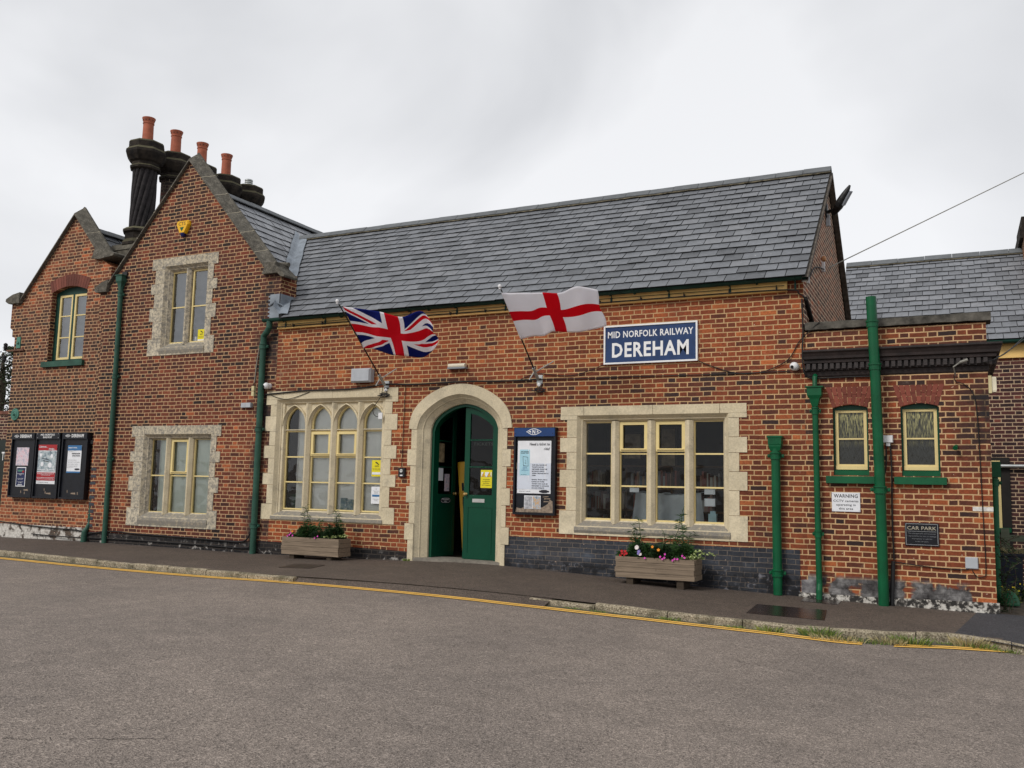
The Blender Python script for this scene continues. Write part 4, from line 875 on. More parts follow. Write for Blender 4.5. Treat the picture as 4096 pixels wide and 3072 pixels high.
# window at the rear wall beyond the gap
fr = MB(); fr.prism(rect(.1, .72, .66, 1.9), 5.93, 6.0, holes=[rect(.16, .66, .72, 1.84)]); wr = fr.build('window', M_['cream'], rear)
gl = MB(); gl.sheet(rect(.16, .66, .72, 1.84), 5.97); gl.box(.16, .66, 5.94, 5.96, 1.24, 1.28); gl.build('glass_pane', M_['glass_up'], wr); s = MB(); s.box(0, .86, 5.86, 6.0, .58, .66); s.build('sill', M_['green'], wr)
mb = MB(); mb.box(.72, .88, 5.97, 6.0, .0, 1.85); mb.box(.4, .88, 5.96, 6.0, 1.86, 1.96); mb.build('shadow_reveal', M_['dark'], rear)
# ================================================================ FIXTURES
hall['label'] = 'long red brick range with slate roof, two mullioned windows and an arched green door'
def solo(mb, name, mat, label, cat, group=None, smooth=False): return tag(mb.build(name, mat, smooth=smooth), label, cat, group)
_tx = {}
def text(lines, cx, zc, h, Y, mat, parent, width=None, bold=.0, name='lettering', lead=1.45, align='c', slant=0, depth=.0012):
    """block of lettering in the XZ plane facing -Y; h = cap height of each line; width fits the longest line"""
    if isinstance(lines, str): lines = [lines]
    geo = []
    for t in lines:
        cu = bpy.data.curves.new('t', 'FONT'); cu.body = t; cu.offset = bold; cu.space_character = 1.0+bold*4; cu.extrude = .0; cu.resolution_u = 2
        ob = bpy.data.objects.new('t', cu); me = bpy.data.meshes.new_from_object(ob); vs = [tuple(v.co) for v in me.vertices]; fs = [tuple(p.vertices) for p in me.polygons]
        bpy.data.objects.remove(ob); bpy.data.meshes.remove(me); bpy.data.curves.remove(cu)
        x0 = min((v[0] for v in vs), default=0); x1 = max((v[0] for v in vs), default=1); geo.append((vs, fs, x0, x1))
    sc = h/.69; wmax = max(g[3]-g[2] for g in geo); sx_ = (width/wmax) if width else sc
    mb = MB(); top = zc+((len(lines)-1)*lead*h)/2-h/2
    for i, (vs, fs, x0, x1) in enumerate(geo):
        w = (x1-x0)*sx_; ox = cx-w/2 if align == 'c' else (cx-(wmax*sx_)/2 if align == 'l' else cx+(wmax*sx_)/2-w)
        z = top-i*lead*h; mb.add([(ox+(v[0]-x0)*sx_+slant*v[1]*sc, Y, z+v[1]*sc) for v in vs], fs)
    mb.f = [f for f in mb.f]
    return mb.build(name, mat, parent)
def rule(parent, x0, x1, z, h, Y, mat, name='printed_rule'): mb = MB(); mb.sheet(rect(x0, x1, z, z+h), Y); return mb.build(name, mat, parent)
def panel(parent, x0, x1, z0, z1, Y, mat, name, label=None):
    mb = MB(); mb.sheet(rect(x0, x1, z0, z1), Y); o = mb.build(name, mat, parent)
    if label: o['label'] = label
    return o
# ---- drainpipes
def collar(x, y, z, r, mat, parent, ears=True, h=.05):
    mb = MB(); mb.lathe((x, y, z), [(r, -h), (r*1.22, -h), (r*1.22, -h*.6), (r*1.1, -h*.5), (r*1.1, h*.5), (r*1.28, h*.6), (r*1.28, h), (r, h)], 16)
    if ears:
        mb.box(x-r*1.8, x+r*1.8, y+r*.2, y+r*.7, z-h*.5, z+h*.5)
        for s_ in (-1, 1): mb.lathe((x+s_*r*1.62, y+.1*r, z), [(r*.26, -.004), (r*.26, .012), (0, .014)], 8, ax='y')
    return mb.build('collar', mat, parent)
def hopper(x, y, z, w, h, mat, parent, name='hopper'):
    mb = MB(); hw = w/2; rg = lambda a, d, zz: [(x-a, y-d, zz), (x+a, y-d, zz), (x+a, y+d*.9, zz), (x-a, y+d*.9, zz)]
    mb.loft([rg(hw*.32, hw*.32, z-h), rg(hw*.55, hw*.5, z-h*.62), rg(hw*.8, hw*.68, z-h*.45), rg(hw*.8, hw*.68, z-h*.08), rg(hw, hw*.8, z-h*.06), rg(hw, hw*.8, z), rg(hw*.85, hw*.7, z), rg(hw*.8, hw*.6, z-.04)]); mb.add(rg(hw*.8, hw*.6, z-.04), [(0, 1, 2, 3)])
    return mb.build(name, mat, parent)
def drainpipe(pts, r, mat, label, collars=(), group=None, loc=None):
    t = thing('drainpipe', loc or (pts[-1][0], pts[-1][1], pts[-1][2]), label, 'drainpipe', group); mb = MB(); mb.tube(pts, r, 14); mb.build('pipe', mat, t, smooth=True)
    for z in collars:
        for a, b in zip(pts, pts[1:]):
            if min(a[2], b[2]) <= z <= max(a[2], b[2]) and abs(a[2]-b[2]) > .3: f = (z-a[2])/(b[2]-a[2]); collar(a[0]+(b[0]-a[0])*f, a[1]+(b[1]-a[1])*f, z, r, mat, t); break
    return t
G_, GO = M_['green'], M_['green_old']
t = drainpipe([(-16.36, .04, 4.40), (-16.36, .04, 1.58)], .020, pm('thin_grey_green_pipe', (.13, .14, .09), .6, .2), 'thin pipe in the corner between the two gables, wider and green near the ground', [])
mb = MB(); mb.tube([(-16.36, .04, 1.58), (-16.36, .03, .30), (-16.37, -.02, .18), (-16.38, -.07, .10), (-16.38, -.08, -.12)], [.03, .04, .042, .055, .06], 12); mb.build('lower_pipe', GO, t, smooth=True); collar(-16.36, .04, 1.58, .028, GO, t, False, .04); collar(-16.36, .035, .42, .045, GO, t, False, .05)
t = drainpipe([(-15.83, -.06, 5.28), (-15.79, -.06, 1.6), (-15.79, -.06, -.11)], .050, GO, 'faded green drainpipe with small hopper on the tall gable', [5.10, 3.35, 1.62]); hopper(-15.83, -.06, 5.52, .22, .30, GO, t)
mb = MB(); mb.box(-15.86, -15.72, -.03, .02, 5.46, 5.60); mb.build('outlet', M_['blackm'], t)
t = drainpipe([(-11.64, -.13, 4.25), (-11.64, -.13, 4.13), (-11.70, -.12, 4.05), (-11.80, -.09, 3.98), (-11.81, -.08, 3.85), (-11.80, -.08, -.12)], .058, GO, 'faded green drainpipe between tall gable and arched window, fed by long gutter', [3.78, 2.20, .40])
t = drainpipe([(-2.30, -.10, 1.92), (-2.29, -.10, -.20)], .062, G_, 'short bright green soil pipe with vent cap on the blue plinth', [1.73, .10]); 
mb = MB(); mb.loft([[(-2.30-a, -.10-a*.8, z), (-2.30+a, -.10-a*.8, z), (-2.30+a, -.10+a*.8, z), (-2.30-a, -.10+a*.8, z)] for a, z in ((.065, 1.80), (.085, 1.86), (.085, 1.88), (.092, 1.89), (.092, 1.98), (.105, 1.985), (.105, 2.01), (.0, 2.02))])
for i in range(6): mb.box(-2.36+i*.022, -2.352+i*.022, -.178, -.17, 1.90, 1.97)
mb.build('vent_cap', G_, t)
t = drainpipe([(-1.755, -.085, 2.45), (-1.74, -.085, .05), (-1.735, -.09, -.02), (-1.735, -.14, -.10), (-1.735, -.15, -.23)], .041, G_, 'slim bright green drainpipe with large hopper between wide window and sash windows', [2.36, .66, .0]); hopper(-1.755, -.09, 2.70, .24, .28, G_, t)
mb = MB(); mb.tube([(-1.755, -.02, 2.86), (-1.755, -.06, 2.84), (-1.755, -.08, 2.70)], .034, 10); mb.build('outlet', G_, t)
t = drainpipe([(-.985, -.20, 3.90), (-.955, -.20, 2.9), (-.93, -.16, 1.2), (-.925, -.12, -.24)], .068, G_, 'tallest, fattest bright green soil pipe, rising past the flat roof between sash windows', [1.28]); 
for z_, x_, y_ in ((3.52, -.975, -.20), (2.93, -.956, -.20)): mb = MB(); mb.lathe((x_, y_, z_), [(.07, -.04), (.076, -.04), (.076, .02), (.085, .025), (.085, .05), (.07, .05)], 16); mb.build('collar', G_, t)
t = drainpipe([(.47, 1.5, 1.62), (.45, 1.5, -.25)], .055, G_, 'green drainpipe tucked behind the right corner of the flat-roofed block', [1.42]); mb = MB(); mb.box(.40, .56, 1.42, 1.58, 1.50, 1.72); mb.build('hopper', G_, t)
# ---- cables
def cable(pts, r, label, mat=None, group='cables on the station wall', sag=0):
    P = [Vector(p) for p in pts]; out = []
    for i in range(len(P)-1):
        a, b, c, d = P[max(i-1, 0)], P[i], P[i+1], P[min(i+2, len(P)-1)]
        for k in range(6): t_ = k/6; out.append(.5*((2*b)+(c-a)*t_+(2*a-5*b+4*c-d)*t_*t_+(3*b-a-3*c+d)*t_**3))
    out.append(P[-1]); mb = MB(); mb.tube(out, r, 6); return solo(mb, 'cable', mat or M_['cable'], label, 'cable', group, True)
cable([(-11.75, -.03, 2.86), (-11.0, -.03, 2.90), (-10.6, -.035, 2.91), (-9.9, -.035, 2.905), (-9.4, -.035, 2.93), (-9.0, -.035, 2.97), (-8.4, -.035, 2.95), (-7.45, -.04, 2.965), (-6.6, -.035, 2.95), (-6.0, -.035, 2.96)], .014, 'thick black cable running above the arched window and over the door arch')
cable([(-6.0, -.02, 2.96), (-5.3, -.02, 2.945), (-4.4, -.02, 2.945), (-3.2, -.02, 2.935), (-2.1, -.02, 2.94)], .007, 'thin black cable running level below the enamel station sign')
cable([(-11.6, -.02, 2.84), (-11.2, -.03, 2.76), (-10.7, -.02, 2.88)], .006, 'thin black cable drooping at the left end of the arched window lintel')
cable([(-6.37, -.02, 2.965), (-6.07, -.02, 3.05), (-5.46, -.02, 3.0), (-4.92, -.03, 3.145)], .006, 'thin black cable rising from the right flagpole foot to the sign')
cable([(-3.43, -.03, 3.15), (-3.2, -.02, 3.05), (-2.9, -.02, 2.95), (-2.64, -.02, 2.93), (-2.4, -.02, 2.97), (-2.12, -.02, 3.11), (-1.95, -.02, 3.38), (-1.68, -.06, 3.62)], .007, 'thin black cable looping from the sign up to the parapet corner')
cable([(-1.92, -.02, 3.98), (-1.91, -.03, 3.5), (-1.92, -.05, 3.2), (-1.90, -.07, 2.93), (-1.84, -.03, 2.84), (-1.7, -.025, 2.825), (-1.3, -.025, 2.83), (-1.0, -.025, 2.825)], .012, 'black cable down the corner beside the flat-roofed block')
cable([(-8.60, -.02, 2.94), (-8.61, -.02, 2.3), (-8.62, -.02, 1.52)], .006, 'thin black cable hanging straight down to the intercom left of the door')
for a_, lb in ((-9.02, 'arched window'), (-6.02, 'notice board beside the door')):
    P = [(a_+.10*math.sin(i*1.9)+.03*math.cos(i*3.1), -.05-.02*math.sin(i*2.3), 2.86-.075*abs(math.sin(i*1.3))-.004*i) for i in range(16)]
    cable(P, .006, 'tangle of black cable under the flagpole above the '+lb)
cable([(-9.05, -.05, 2.92), (-9.1, -.04, 2.75), (-9.25, -.03, 2.55), (-9.22, -.02, 2.42), (-9.10, -.02, 2.40)], .006, 'thin black cable hanging across the top right of the arched window')
cable([(-11.5, -.09, 4.135), (-8, -.09, 4.14), (-5, -.09, 4.13), (-2.3, -.09, 4.12), (-1.95, -.05, 4.05), (-1.87, .02, 3.96)], .010, 'thick black cable clipped along the yellow fascia board'); cable([(-11.4, -.085, 4.17), (-7, -.085, 4.19), (-2.15, -.085, 4.18)], .005, 'thin black cable along the top of the yellow fascia board')
for i in range(14): mb = MB(); x = -11.1+i*.68; mb.box(x-.008, x+.008, -.105, -.05, 4.12, 4.165); mb.tube([(x, -.10, 4.15), (x, -.10, 4.19)], .006, 5); mb.build('cable_clip', M_['cable'], hall)
cable([(-19.5, .06, .22), (-18.6, .07, .17), (-17.6, .06, .13), (-16.9, .06, .12), (-16.5, .05, .09)], .014, 'thick black cable along the whitewashed base of the far left gable')
cable([(-18.2, .05, -.02), (-17.5, .05, -.035), (-16.4, -.03, -.03)], .012, 'lower black cable near the ground on the far left gable')
cable([(-16.3, -.04, .07), (-15.6, -.035, .14), (-15.0, -.035, .12), (-14.2, -.035, .11), (-13.4, -.04, .10), (-12.6, -.04, .085), (-12.1, -.04, .09), (-11.93, -.05, .22), (-11.90, -.05, .38)], .014, 'thick black cable along the tarred base of the tall gable, curling up')
cable([(-16.3, -.04, -.02), (-15, -.035, -.01), (-13.5, -.035, -.015), (-12.1, -.04, -.03), (-11.9, -.05, .04)], .011, 'lower black cable on the tarred base of the tall gable')
cable([(-11.885, -.05, .4), (-11.885, -.05, 2.0), (-11.90, -.04, 2.75)], .008, 'black cable close beside the faded green drainpipe')
cable([(-11.90, -.03, 4.0), (-12.0, -.02, 3.5), (-12.03, -.02, 3.1)], .010, 'pale grey cable slanting down beside the faded green drainpipe', M_['cable_grey'])
cable([(-12.04, -.02, 3.1), (-12.05, -.03, 2.98), (-11.98, -.03, 2.90), (-11.85, -.06, 2.86)], .009, 'black cable curling behind the left dome camera')
cable([(-.80, -.03, 1.90), (-.79, -.04, 1.5), (-.80, -.03, .9), (-.79, -.04, .35)], .011, 'black cable with knots running down from the white socket'); cable([(-.85, -.03, 1.90), (-.86, -.03, 1.6), (-.89, -.03, 1.45)], .010, 'short black cable behind the tallest soil pipe under the white socket')
mb = MB(); mb.tube([(-.80, -.05, .34), (-.83, -.06, -.25)], .027, 10); solo(mb, 'conduit', M_['blackm'], 'black plastic duct at the foot of the wall right of the tallest soil pipe', 'duct', None, True)
cable([(-.78, -.03, .33), (-.4, -.02, .29), (0, -.02, .275), (.10, -.02, .29)], .007, 'thin dark cable from the duct to the blank grey plate')
cable([(.13, -.02, .28), (.18, -.02, .20), (.26, -.02, .20), (.29, -.02, .30), (.28, -.02, 1.0), (.26, -.02, 2.2), (.22, -.02, 2.55), (.12, -.02, 2.68), (.02, -.03, 2.72), (0, -.05, 2.8)], .006, 'thin dark cable down the right edge of the flat-roofed block')
cable([(-1.80, 2.15, 4.93), (-.235, 4.075, 6.165), (1.33, 6, 7.40), (2.895, 7.925, 8.635), (6.0, 11.8, 11.07)], .009, 'single overhead wire crossing the sky to the right', M_['cable_grey'], group=None)
cable([(-1.88, .05, 4.00), (-1.87, .35, 3.86), (-1.87, .8, 3.70)], .034, 'thick black cable bundle slanting down the gable above the parapet')
cable([(-1.88, .45, 4.35), (-1.88, .75, 4.55), (-1.88, 1.3, 4.75), (-1.86, 2.15, 4.90)], .010, 'black cable curving up the right-hand gable to the overhead wire')
# ---- flagpoles and flags
def flagpole(base, tip, lab):
    t = thing('flagpole', base, lab, 'flagpole', 'slanting flagpoles on the front wall'); b, p = Vector(base), Vector(tip); d = (p-b).normalized()
    mb = MB(); mb.tube([b+d*.10, p-d*.06], [.014, .010], 8); mb.build('pole', M_['pole'], t, smooth=True)
    mb = MB(); mb.lathe(tuple(p-Vector((0, 0, .02))), [(.012, -.03), (.02, -.02), (.012, -.01), (.026, .005), (.030, .025), (.022, .045), (0, .055)], 12); mb.build('finial', M_['whitep'], t, smooth=True)
    mb = MB(); mb.tube([b-d*.02, b+d*.22], .026, 10); mb.box(b.x-.05, b.x+.05, -.012, .0, b.z-.08, b.z+.06); mb.build('socket', M_['steel'], t)
    q = b+d*.13; mb = MB(); mb.tube([q, q+Vector((.33, -.02, .16))], .011, 6); mb.tube([q-Vector((.02, 0, 0)), q+Vector((-.10, 0, -.12))], .011, 6); mb.build('cross_arm', M_['alu'], t)
    mb = MB(); mb.lathe((b.x, -.01, b.z-.10), [(.03, 0), (.03, .03), (.012, .035)], 10, ax='y'); mb.build('eye_bolt', M_['whitep'], t)
flagpole((-9.0, -.09, 2.97), (-9.0, -1.52, 4.17), 'slanting pole over the arched window, carrying the red, white and blue flag')
flagpole((-6.03, -.09, 2.97), (-6.03, -1.50, 4.18), 'slanting pole right of the door arch, carrying the white flag with red cross')
def flagmesh(top, bot, wave, mat, name, label, nu=60, nv=24):
    def ev(P, t):
        L = [0]
        for a, b in zip(P, P[1:]): L.append(L[-1]+(Vector(a)-Vector(b)).length)
        s_ = t*L[-1]; k = max(j for j in range(len(P)-1) if L[j] <= s_+1e-9); f = (s_-L[k])/(L[k+1]-L[k])
        a, b, c, d = [Vector(P[min(max(q, 0), len(P)-1)]) for q in (k-1, k, k+1, k+2)]
        return .5*((2*b)+(c-a)*f+(2*a-5*b+4*c-d)*f*f+(3*b-a-3*c+d)*f**3)
    me = bpy.data.meshes.new(name); vs = []; uv = []
    for j in range(nv+1):
        for i in range(nu+1):
            t_, s_ = i/nu, j/nv; p = ev(bot, t_)*(1-s_)+ev(top, t_)*s_; w = wave*min(1, t_*3)
            p.y += w*math.sin(t_*9.5+s_*2.2)+.4*w*math.sin(t_*21-s_*5); p.z += .25*w*math.sin(t_*14+s_*4)*math.sin(math.pi*s_)
            p.x += .015*math.sin(s_*9)*t_; vs.append(p); uv.append((t_, s_))
    fs = [(j*(nu+1)+i, j*(nu+1)+i+1, (j+1)*(nu+1)+i+1, (j+1)*(nu+1)+i) for j in range(nv) for i in range(nu)]
    me.from_pydata(vs, [], fs); l = me.uv_layers.new(name='UVMap')
    for p in me.polygons:
        p.use_smooth = True
        for li in p.loop_indices: l.data[li].uv = uv[me.loops[li].vertex_index]
    me.materials.append(mat); o = bpy.data.objects.new(name, me); COL.objects.link(o)
    so = o.modifiers.new('thickness', 'SOLIDIFY'); so.thickness = .002
    return tag(o, label, 'flag')
def flagmat(name, union):
    n = N(name); u = nn(n.t, 'ShaderNodeUVMap'); q = n.sep(u.outputs[0]); X = n.M('MULTIPLY', n.M('SUBTRACT', q[0], .5), 1.667); Y = n.M('SUBTRACT', q[1], .5); ax, ay = n.M('ABSOLUTE', X), n.M('ABSOLUTE', Y)
    white, red, blue = (.95, .94, .97), (.80, .014, .040), (.014, .028, .24)
    cr = n.M('LESS_THAN', n.M('MINIMUM', ax, ay), .10)
    if not union: col = n.mix(n.M('LESS_THAN', n.M('MINIMUM', n.M('MULTIPLY', ax, .88), ay), .10), white, red)
    else:
        fim = n.M('LESS_THAN', n.M('MINIMUM', ax, ay), .1667); L = math.hypot(1.667, 1); sg = n.M('SIGN', X)
        d1 = n.M('DIVIDE', n.M('SUBTRACT', n.M('MULTIPLY', Y, 1.667), X), L); d2 = n.M('DIVIDE', n.M('ADD', n.M('MULTIPLY', Y, 1.667), X), L)
        sal = n.M('LESS_THAN', n.M('MINIMUM', n.M('ABSOLUTE', d1), n.M('ABSOLUTE', d2)), .10)
        def band(d): e = n.M('MULTIPLY', d, sg); return n.M('MULTIPLY', n.M('GREATER_THAN', e, 0.), n.M('LESS_THAN', e, .0667))
        rs = n.M('MAXIMUM', band(d1), band(d2)); col = n.mix(sal, blue, white); col = n.mix(rs, col, red); col = n.mix(fim, col, white); col = n.mix(cr, col, red)
    wv = n.noise(5, 3, dist=1.2); n.bump(wv, .5, .03); n.fin(col, .75, .2)
    tl = nn(n.t, 'ShaderNodeBsdfTranslucent'); n.set(tl.inputs[0], col); ms = nn(n.t, 'ShaderNodeMixShader'); ms.inputs[0].default_value = .55; n.t.links.new(n.b.outputs[0], ms.inputs[1]); n.t.links.new(tl.outputs[0], ms.inputs[2]); n.t.links.new(ms.outputs[0], n.o.inputs[0]); return n.m
flagmesh([(-9.0, -1.36, 4.112), (-8.627, -1.345, 4.043), (-8.276, -1.33, 3.977), (-7.97, -1.315, 3.893), (-7.775, -1.3, 3.91), (-7.519, -1.285, 3.94), (-7.387, -1.27, 3.83), (-7.30, -1.255, 3.70)],
         [(-9.0, -.748, 3.502), (-8.815, -.733, 3.489), (-8.464, -.718, 3.376), (-8.30, -.703, 3.35), (-8.105, -.688, 3.33), (-7.863, -.673, 3.319), (-7.70, -.658, 3.42), (-7.59, -.643, 3.58)],
         .055, flagmat('union_flag_cloth', True), 'flag', 'rippling flag of red, white and blue crosses above the arched window')
flagmesh([(-6.03, -1.444, 4.095), (-5.672, -1.429, 4.062), (-5.322, -1.414, 4.046), (-5.14, -1.399, 4.043), (-4.92, -1.384, 4.092), (-4.8, -1.369, 4.101), (-4.665, -1.354, 4.07), (-4.531, -1.339, 4.031)],
         [(-6.03, -.749, 3.498), (-5.826, -.734, 3.54), (-5.651, -.719, 3.536), (-5.514, -.704, 3.597), (-5.27, -.689, 3.569), (-5.1, -.674, 3.575), (-4.879, -.659, 3.606), (-4.658, -.644, 3.649)],
         .045, flagmat('cross_flag_cloth', False), 'flag', 'white flag with a red cross flying left of the enamel station sign')
# ---- enamel station sign
t = thing('station_sign', (-4.17, -.03, 3.15), 'navy enamel sign with white border reading MID NORFOLK RAILWAY DEREHAM', 'sign')
mb = MB(); mb.box(-4.895, -3.455, -.030, -.004, 3.175, 3.735); mb.build('panel', M_['navy'], t); mb = MB(); mb.prism(rect(-4.92, -3.43, 3.15, 3.76), -.045, -.002, holes=[rect(-4.895, -3.455, 3.175, 3.735)]); mb.build('frame', M_['white'], t)
text('MID NORFOLK RAILWAY', -4.175, 3.615, .098, -.0312, M_['white'], t, 1.36, bold=.020); text('DEREHAM', -4.175, 3.37, .215, -.0312, M_['white'], t, 1.22, bold=.026)
# ---- small wall signs
t = thing('warning_sign', (-1.385, -.01, .975), 'white wall sign reading WARNING CCTV cameras operating in this area', 'sign'); mb = MB(); mb.box(-1.565, -1.20, -.012, -.002, .975, 1.235); mb.build('panel', M_['paper'], t)
text('WARNING', -1.383, 1.188, .046, -.0132, M_['ink'], t, .31, bold=.018); text(['CCTV cameras', 'operating in', 'this area'], -1.383, 1.068, .029, -.0132, M_['ink'], t, .325, bold=.012, lead=1.8)
for x in (-1.55, -1.215):
    for z in (.99, 1.22): mb = MB(); mb.lathe((x, -.012, z), [(.006, 0), (.005, .003), (0, .004)], 8, ax='y'); mb.build('screw', M_['steel'], t)
t = thing('car_park_plaque', (-.445, -.02, .555), 'black plaque reading CAR PARK with a thin silver border', 'sign'); mb = MB(); mb.box(-.65, -.24, -.022, -.002, .555, .855); mb.build('panel', M_['black'], t)
ln = pm('plaque_silver', (.42, .43, .44), .4, .1); mb = MB(); mb.prism(rect(-.638, -.252, .567, .843), -.0235, -.0222, holes=[rect(-.634, -.256, .571, .839)]); mb.build('border_line', ln, t)
text('CAR PARK', -.445, .787, .045, -.0232, pm('plaque_letter', (.40, .36, .27), .5, .1), t, .35, bold=.006); rule(t, -.62, -.27, .742, .003, -.0232, ln); text(['The management cannot accept', 'responsibility for loss or damage', 'of property or vehicles', 'in this car park.'], -.445, .665, .015, -.0232, pm('plaque_small', (.16, .17, .18), .5, .1), t, .345, bold=.01, lead=2.3)
# ---- notice boards
LOGO_A = [(.0+.5*math.cos(a), .0) for a in (0,)]
def eye_logo(cx, cz, w, h, Y, mat, parent, letters=True, bold=.03):
    def eye(w, h, n=12): P = [(cx-w/2+w*i/n, cz-h/2*math.sin(math.pi*i/n)) for i in range(n+1)]; return P+[(cx+w/2-w*i/n, cz+h/2*math.sin(math.pi*i/n)) for i in range(1, n)]
    mb = MB(); mb.sheet(eye(w, h), Y, holes=[eye(w*.90, h*.82)]); mb.build('emblem_outline', mat, parent)
    if letters: text('M', cx-w*.26, cz, h*.34, Y, mat, parent, w*.15, bold=bold, name='emblem_letter'); text('N', cx, cz, h*.62, Y, mat, parent, w*.19, bold=bold, name='emblem_letter'); text('R', cx+w*.26, cz, h*.34, Y, mat, parent, w*.14, bold=bold, name='emblem_letter')
def board(x0, x1, z0, z1, yf, yw, hz, label, hmat, group=None):
    t = thing('notice_board', ((x0+x1)/2, yw, z0), label, 'notice board', group)
    mb = MB(); mb.box(x0+.02, x1-.02, yf+.035, yw, z0+.02, z1-.01); mb.build('back_panel', M_['black'], t)
    mb = MB(); mb.prism(rect(x0, x1, z0, z1), yf, yw-.001, holes=[rect(x0+.03, x1-.03, z0+.035, z1-.03)]); mb.build('frame', M_['black'], t)
    mb = MB(); mb.box(x0+.012, x1-.012, yf-.012, yf+.03, z1-hz, z1-.012); mb.build('header', hmat, t); return t
def scrap(parent, pts, Y, mat, name='paper_scrap'):
    mb = MB(); mb.sheet(pts, Y); return mb.build(name, mat, parent)
TW = pm('torn_wood', (.26, .20, .15), .9, .5, 20)
gB = 'three notice boards on the far left gable'
for (x0, x1, lab) in ((-19.06, -18.27, 'leftmost black notice board headed DEREHAM, holding a pink and a dark blue poster'), (-18.24, -17.44, 'middle black notice board headed MID-NORFOLK RAILWAY'), (-17.38, -16.58, 'black notice board headed DEREHAM, nearest the thin corner pipe')):
    t = board(x0, x1, .76, 2.19, .0, .12, .145, lab, M_['black'], gB); c = (x0+x1)/2
    if 'MID' in lab:
        text(['MID-NORFOLK', 'RAILWAY'], c, 2.115, .040, -.0135, M_['white'], t, .46, bold=.022, lead=1.35)
        for px_ in (x0+.06, x1-.06):
            for pz in (2.075, 2.16): mb = MB(); mb.lathe((px_, -.012, pz), [(.007, 0), (0, .004)], 8, ax='y'); mb.build('screw', M_['white'], t)
    else: eye_logo(c-.21, 2.115, .17, .062, -.0135, M_['white'], t); text('DEREHAM', c+.10, 2.115, .066, -.0135, M_['white'], t, .38, bold=.028)
    for k in range(3):
        a = x0+.08+random.random()*.5; b = .83+random.random()*.10; scrap(t, [(a, b), (a+.16, b-.012), (a+.15, b+.03), (a+.02, b+.022)] if k == 0 else [(a, b), (a+.02, b), (a+.014, b+.06), (a-.006, b+.05)], .0335, TW)
def poster(name, x0, x1, z0, z1, Y, mat, label, cat='poster', tilt=0, group=None):
    t = thing(name, ((x0+x1)/2, Y, z0), label, cat, group); mb = MB(); n_ = 6
    mb.loft([[(x0+(x1-x0)*i/n_, Y+.003*math.sin(i*2.1), z0), (x0+(x1-x0)*i/n_, Y-.002+.003*math.sin(i*2.1+1), z1)] for i in range(n_+1)], closed=False); mb.build('sheet', mat, t, smooth=True); return t
Yp = .028
t = poster('poster', -18.89, -18.475, 1.465, 1.865, Yp, M_['pink_print'], 'faded pink pictorial poster, upper one on the leftmost notice board')
t = poster('poster', -18.84, -18.525, 1.0, 1.43, Yp, M_['paper'], 'small dark blue poster with white edge, below the faded pink one'); panel(t, -18.82, -18.545, 1.02, 1.41, Yp-.006, M_['navy_print'], 'printed_panel'); panel(t, -18.78, -18.60, 1.33, 1.37, Yp-.008, M_['teal'], 'printed_band'); panel(t, -18.64, -18.57, 1.31, 1.35, Yp-.009, M_['red_print'], 'printed_band')
text(['Saturday 7th June', '2025'], -18.685, 1.27, .018, Yp-.008, M_['paper'], t, .22, bold=.03); text(['An evening of music and', 'supper on the train'], -18.685, 1.17, .012, Yp-.008, M_['paper'], t, .2, bold=.02); text(['Tickets from the booking office', 'or by telephone', 'Bring your friends'], -18.685, 1.09, .009, Yp-.008, M_['paper'], t, .22, bold=.02); panel(t, -18.76, -18.61, 1.03, 1.045, Yp-.008, M_['paper'], 'printed_band')
t = poster('poster', -18.155, -17.555, 1.07, 1.925, Yp, M_['paper'], 'large red and white afternoon tea poster on the middle notice board'); panel(t, -18.155, -17.555, 1.80, 1.925, Yp-.006, M_['red_print'], 'printed_band'); panel(t, -18.145, -17.565, 1.345, 1.785, Yp-.006, M_['pic_print'], 'printed_picture'); panel(t, -18.15, -17.56, 1.145, 1.32, Yp-.006, M_['red_print'], 'printed_band')
text('Celebrate...', -18.0, 1.882, .038, Yp-.008, M_['paper'], t, .27, bold=.02, slant=.2); text('Indulge...', -17.71, 1.835, .038, Yp-.008, M_['paper'], t, .21, bold=.02, slant=.2); text('Heart of Norfolk', -17.74, 1.445, .026, Yp-.008, M_['paper'], t, .33, bold=.02, slant=.2); text('Afternoon Tea Service', -17.86, 1.385, .034, Yp-.008, M_['paper'], t, .54, bold=.03, slant=.2)
text(['Enjoy the beauty of the Mid Norfolk Railway with', 'a traditional afternoon tea!'], -17.855, 1.28, .016, Yp-.008, M_['paper'], t, .55, bold=.03, lead=1.7); text(['For more information and to book please visit', 'www.mnr.org.uk or ask in the booking office'], -17.855, 1.195, .016, Yp-.008, M_['paper'], t, .56, bold=.03, lead=1.9); text('Dereham Catering', -17.90, 1.105, .022, Yp-.008, M_['ink'], t, .28, bold=.0); eye_logo(-18.09, 1.105, .06, .035, Yp-.008, M_['ink'], t, False)
for (a, b, c) in ((-18.06, 1.70, .04), (-17.70, 1.68, .045), (-17.74, 1.48, .06), (-18.0, 1.50, .05)): mb = MB(); mb.lathe((a, Yp-.008, b), [(c, 0), (c*.9, .0006)], 14, ax='y'); mb.build('printed_plate', M_['paper'], t)
for a, b in ((-18.0, 1.62), (-17.98, 1.57)): scrap(t, [(a, b), (a+.2, b-.025), (a+.2, b-.012), (a, b+.013)], Yp-.010, M_['ink'], 'printed_cutlery')
t = poster('poster', -17.205, -16.775, 1.32, 1.91, Yp, M_['paper'], 'white station poster with blue head on the board nearest the corner pipe'); panel(t, -17.205, -16.775, 1.80, 1.91, Yp-.006, M_['blue_print'], 'printed_band'); panel(t, -17.205, -16.775, 1.32, 1.352, Yp-.006, M_['blue_print'], 'printed_band'); text('eastern region', -17.05, 1.862, .030, Yp-.008, M_['paper'], t, .27, bold=.03); text('WELCOME TO', -17.10, 1.775, .012, Yp-.008, M_['ink'], t, .14)
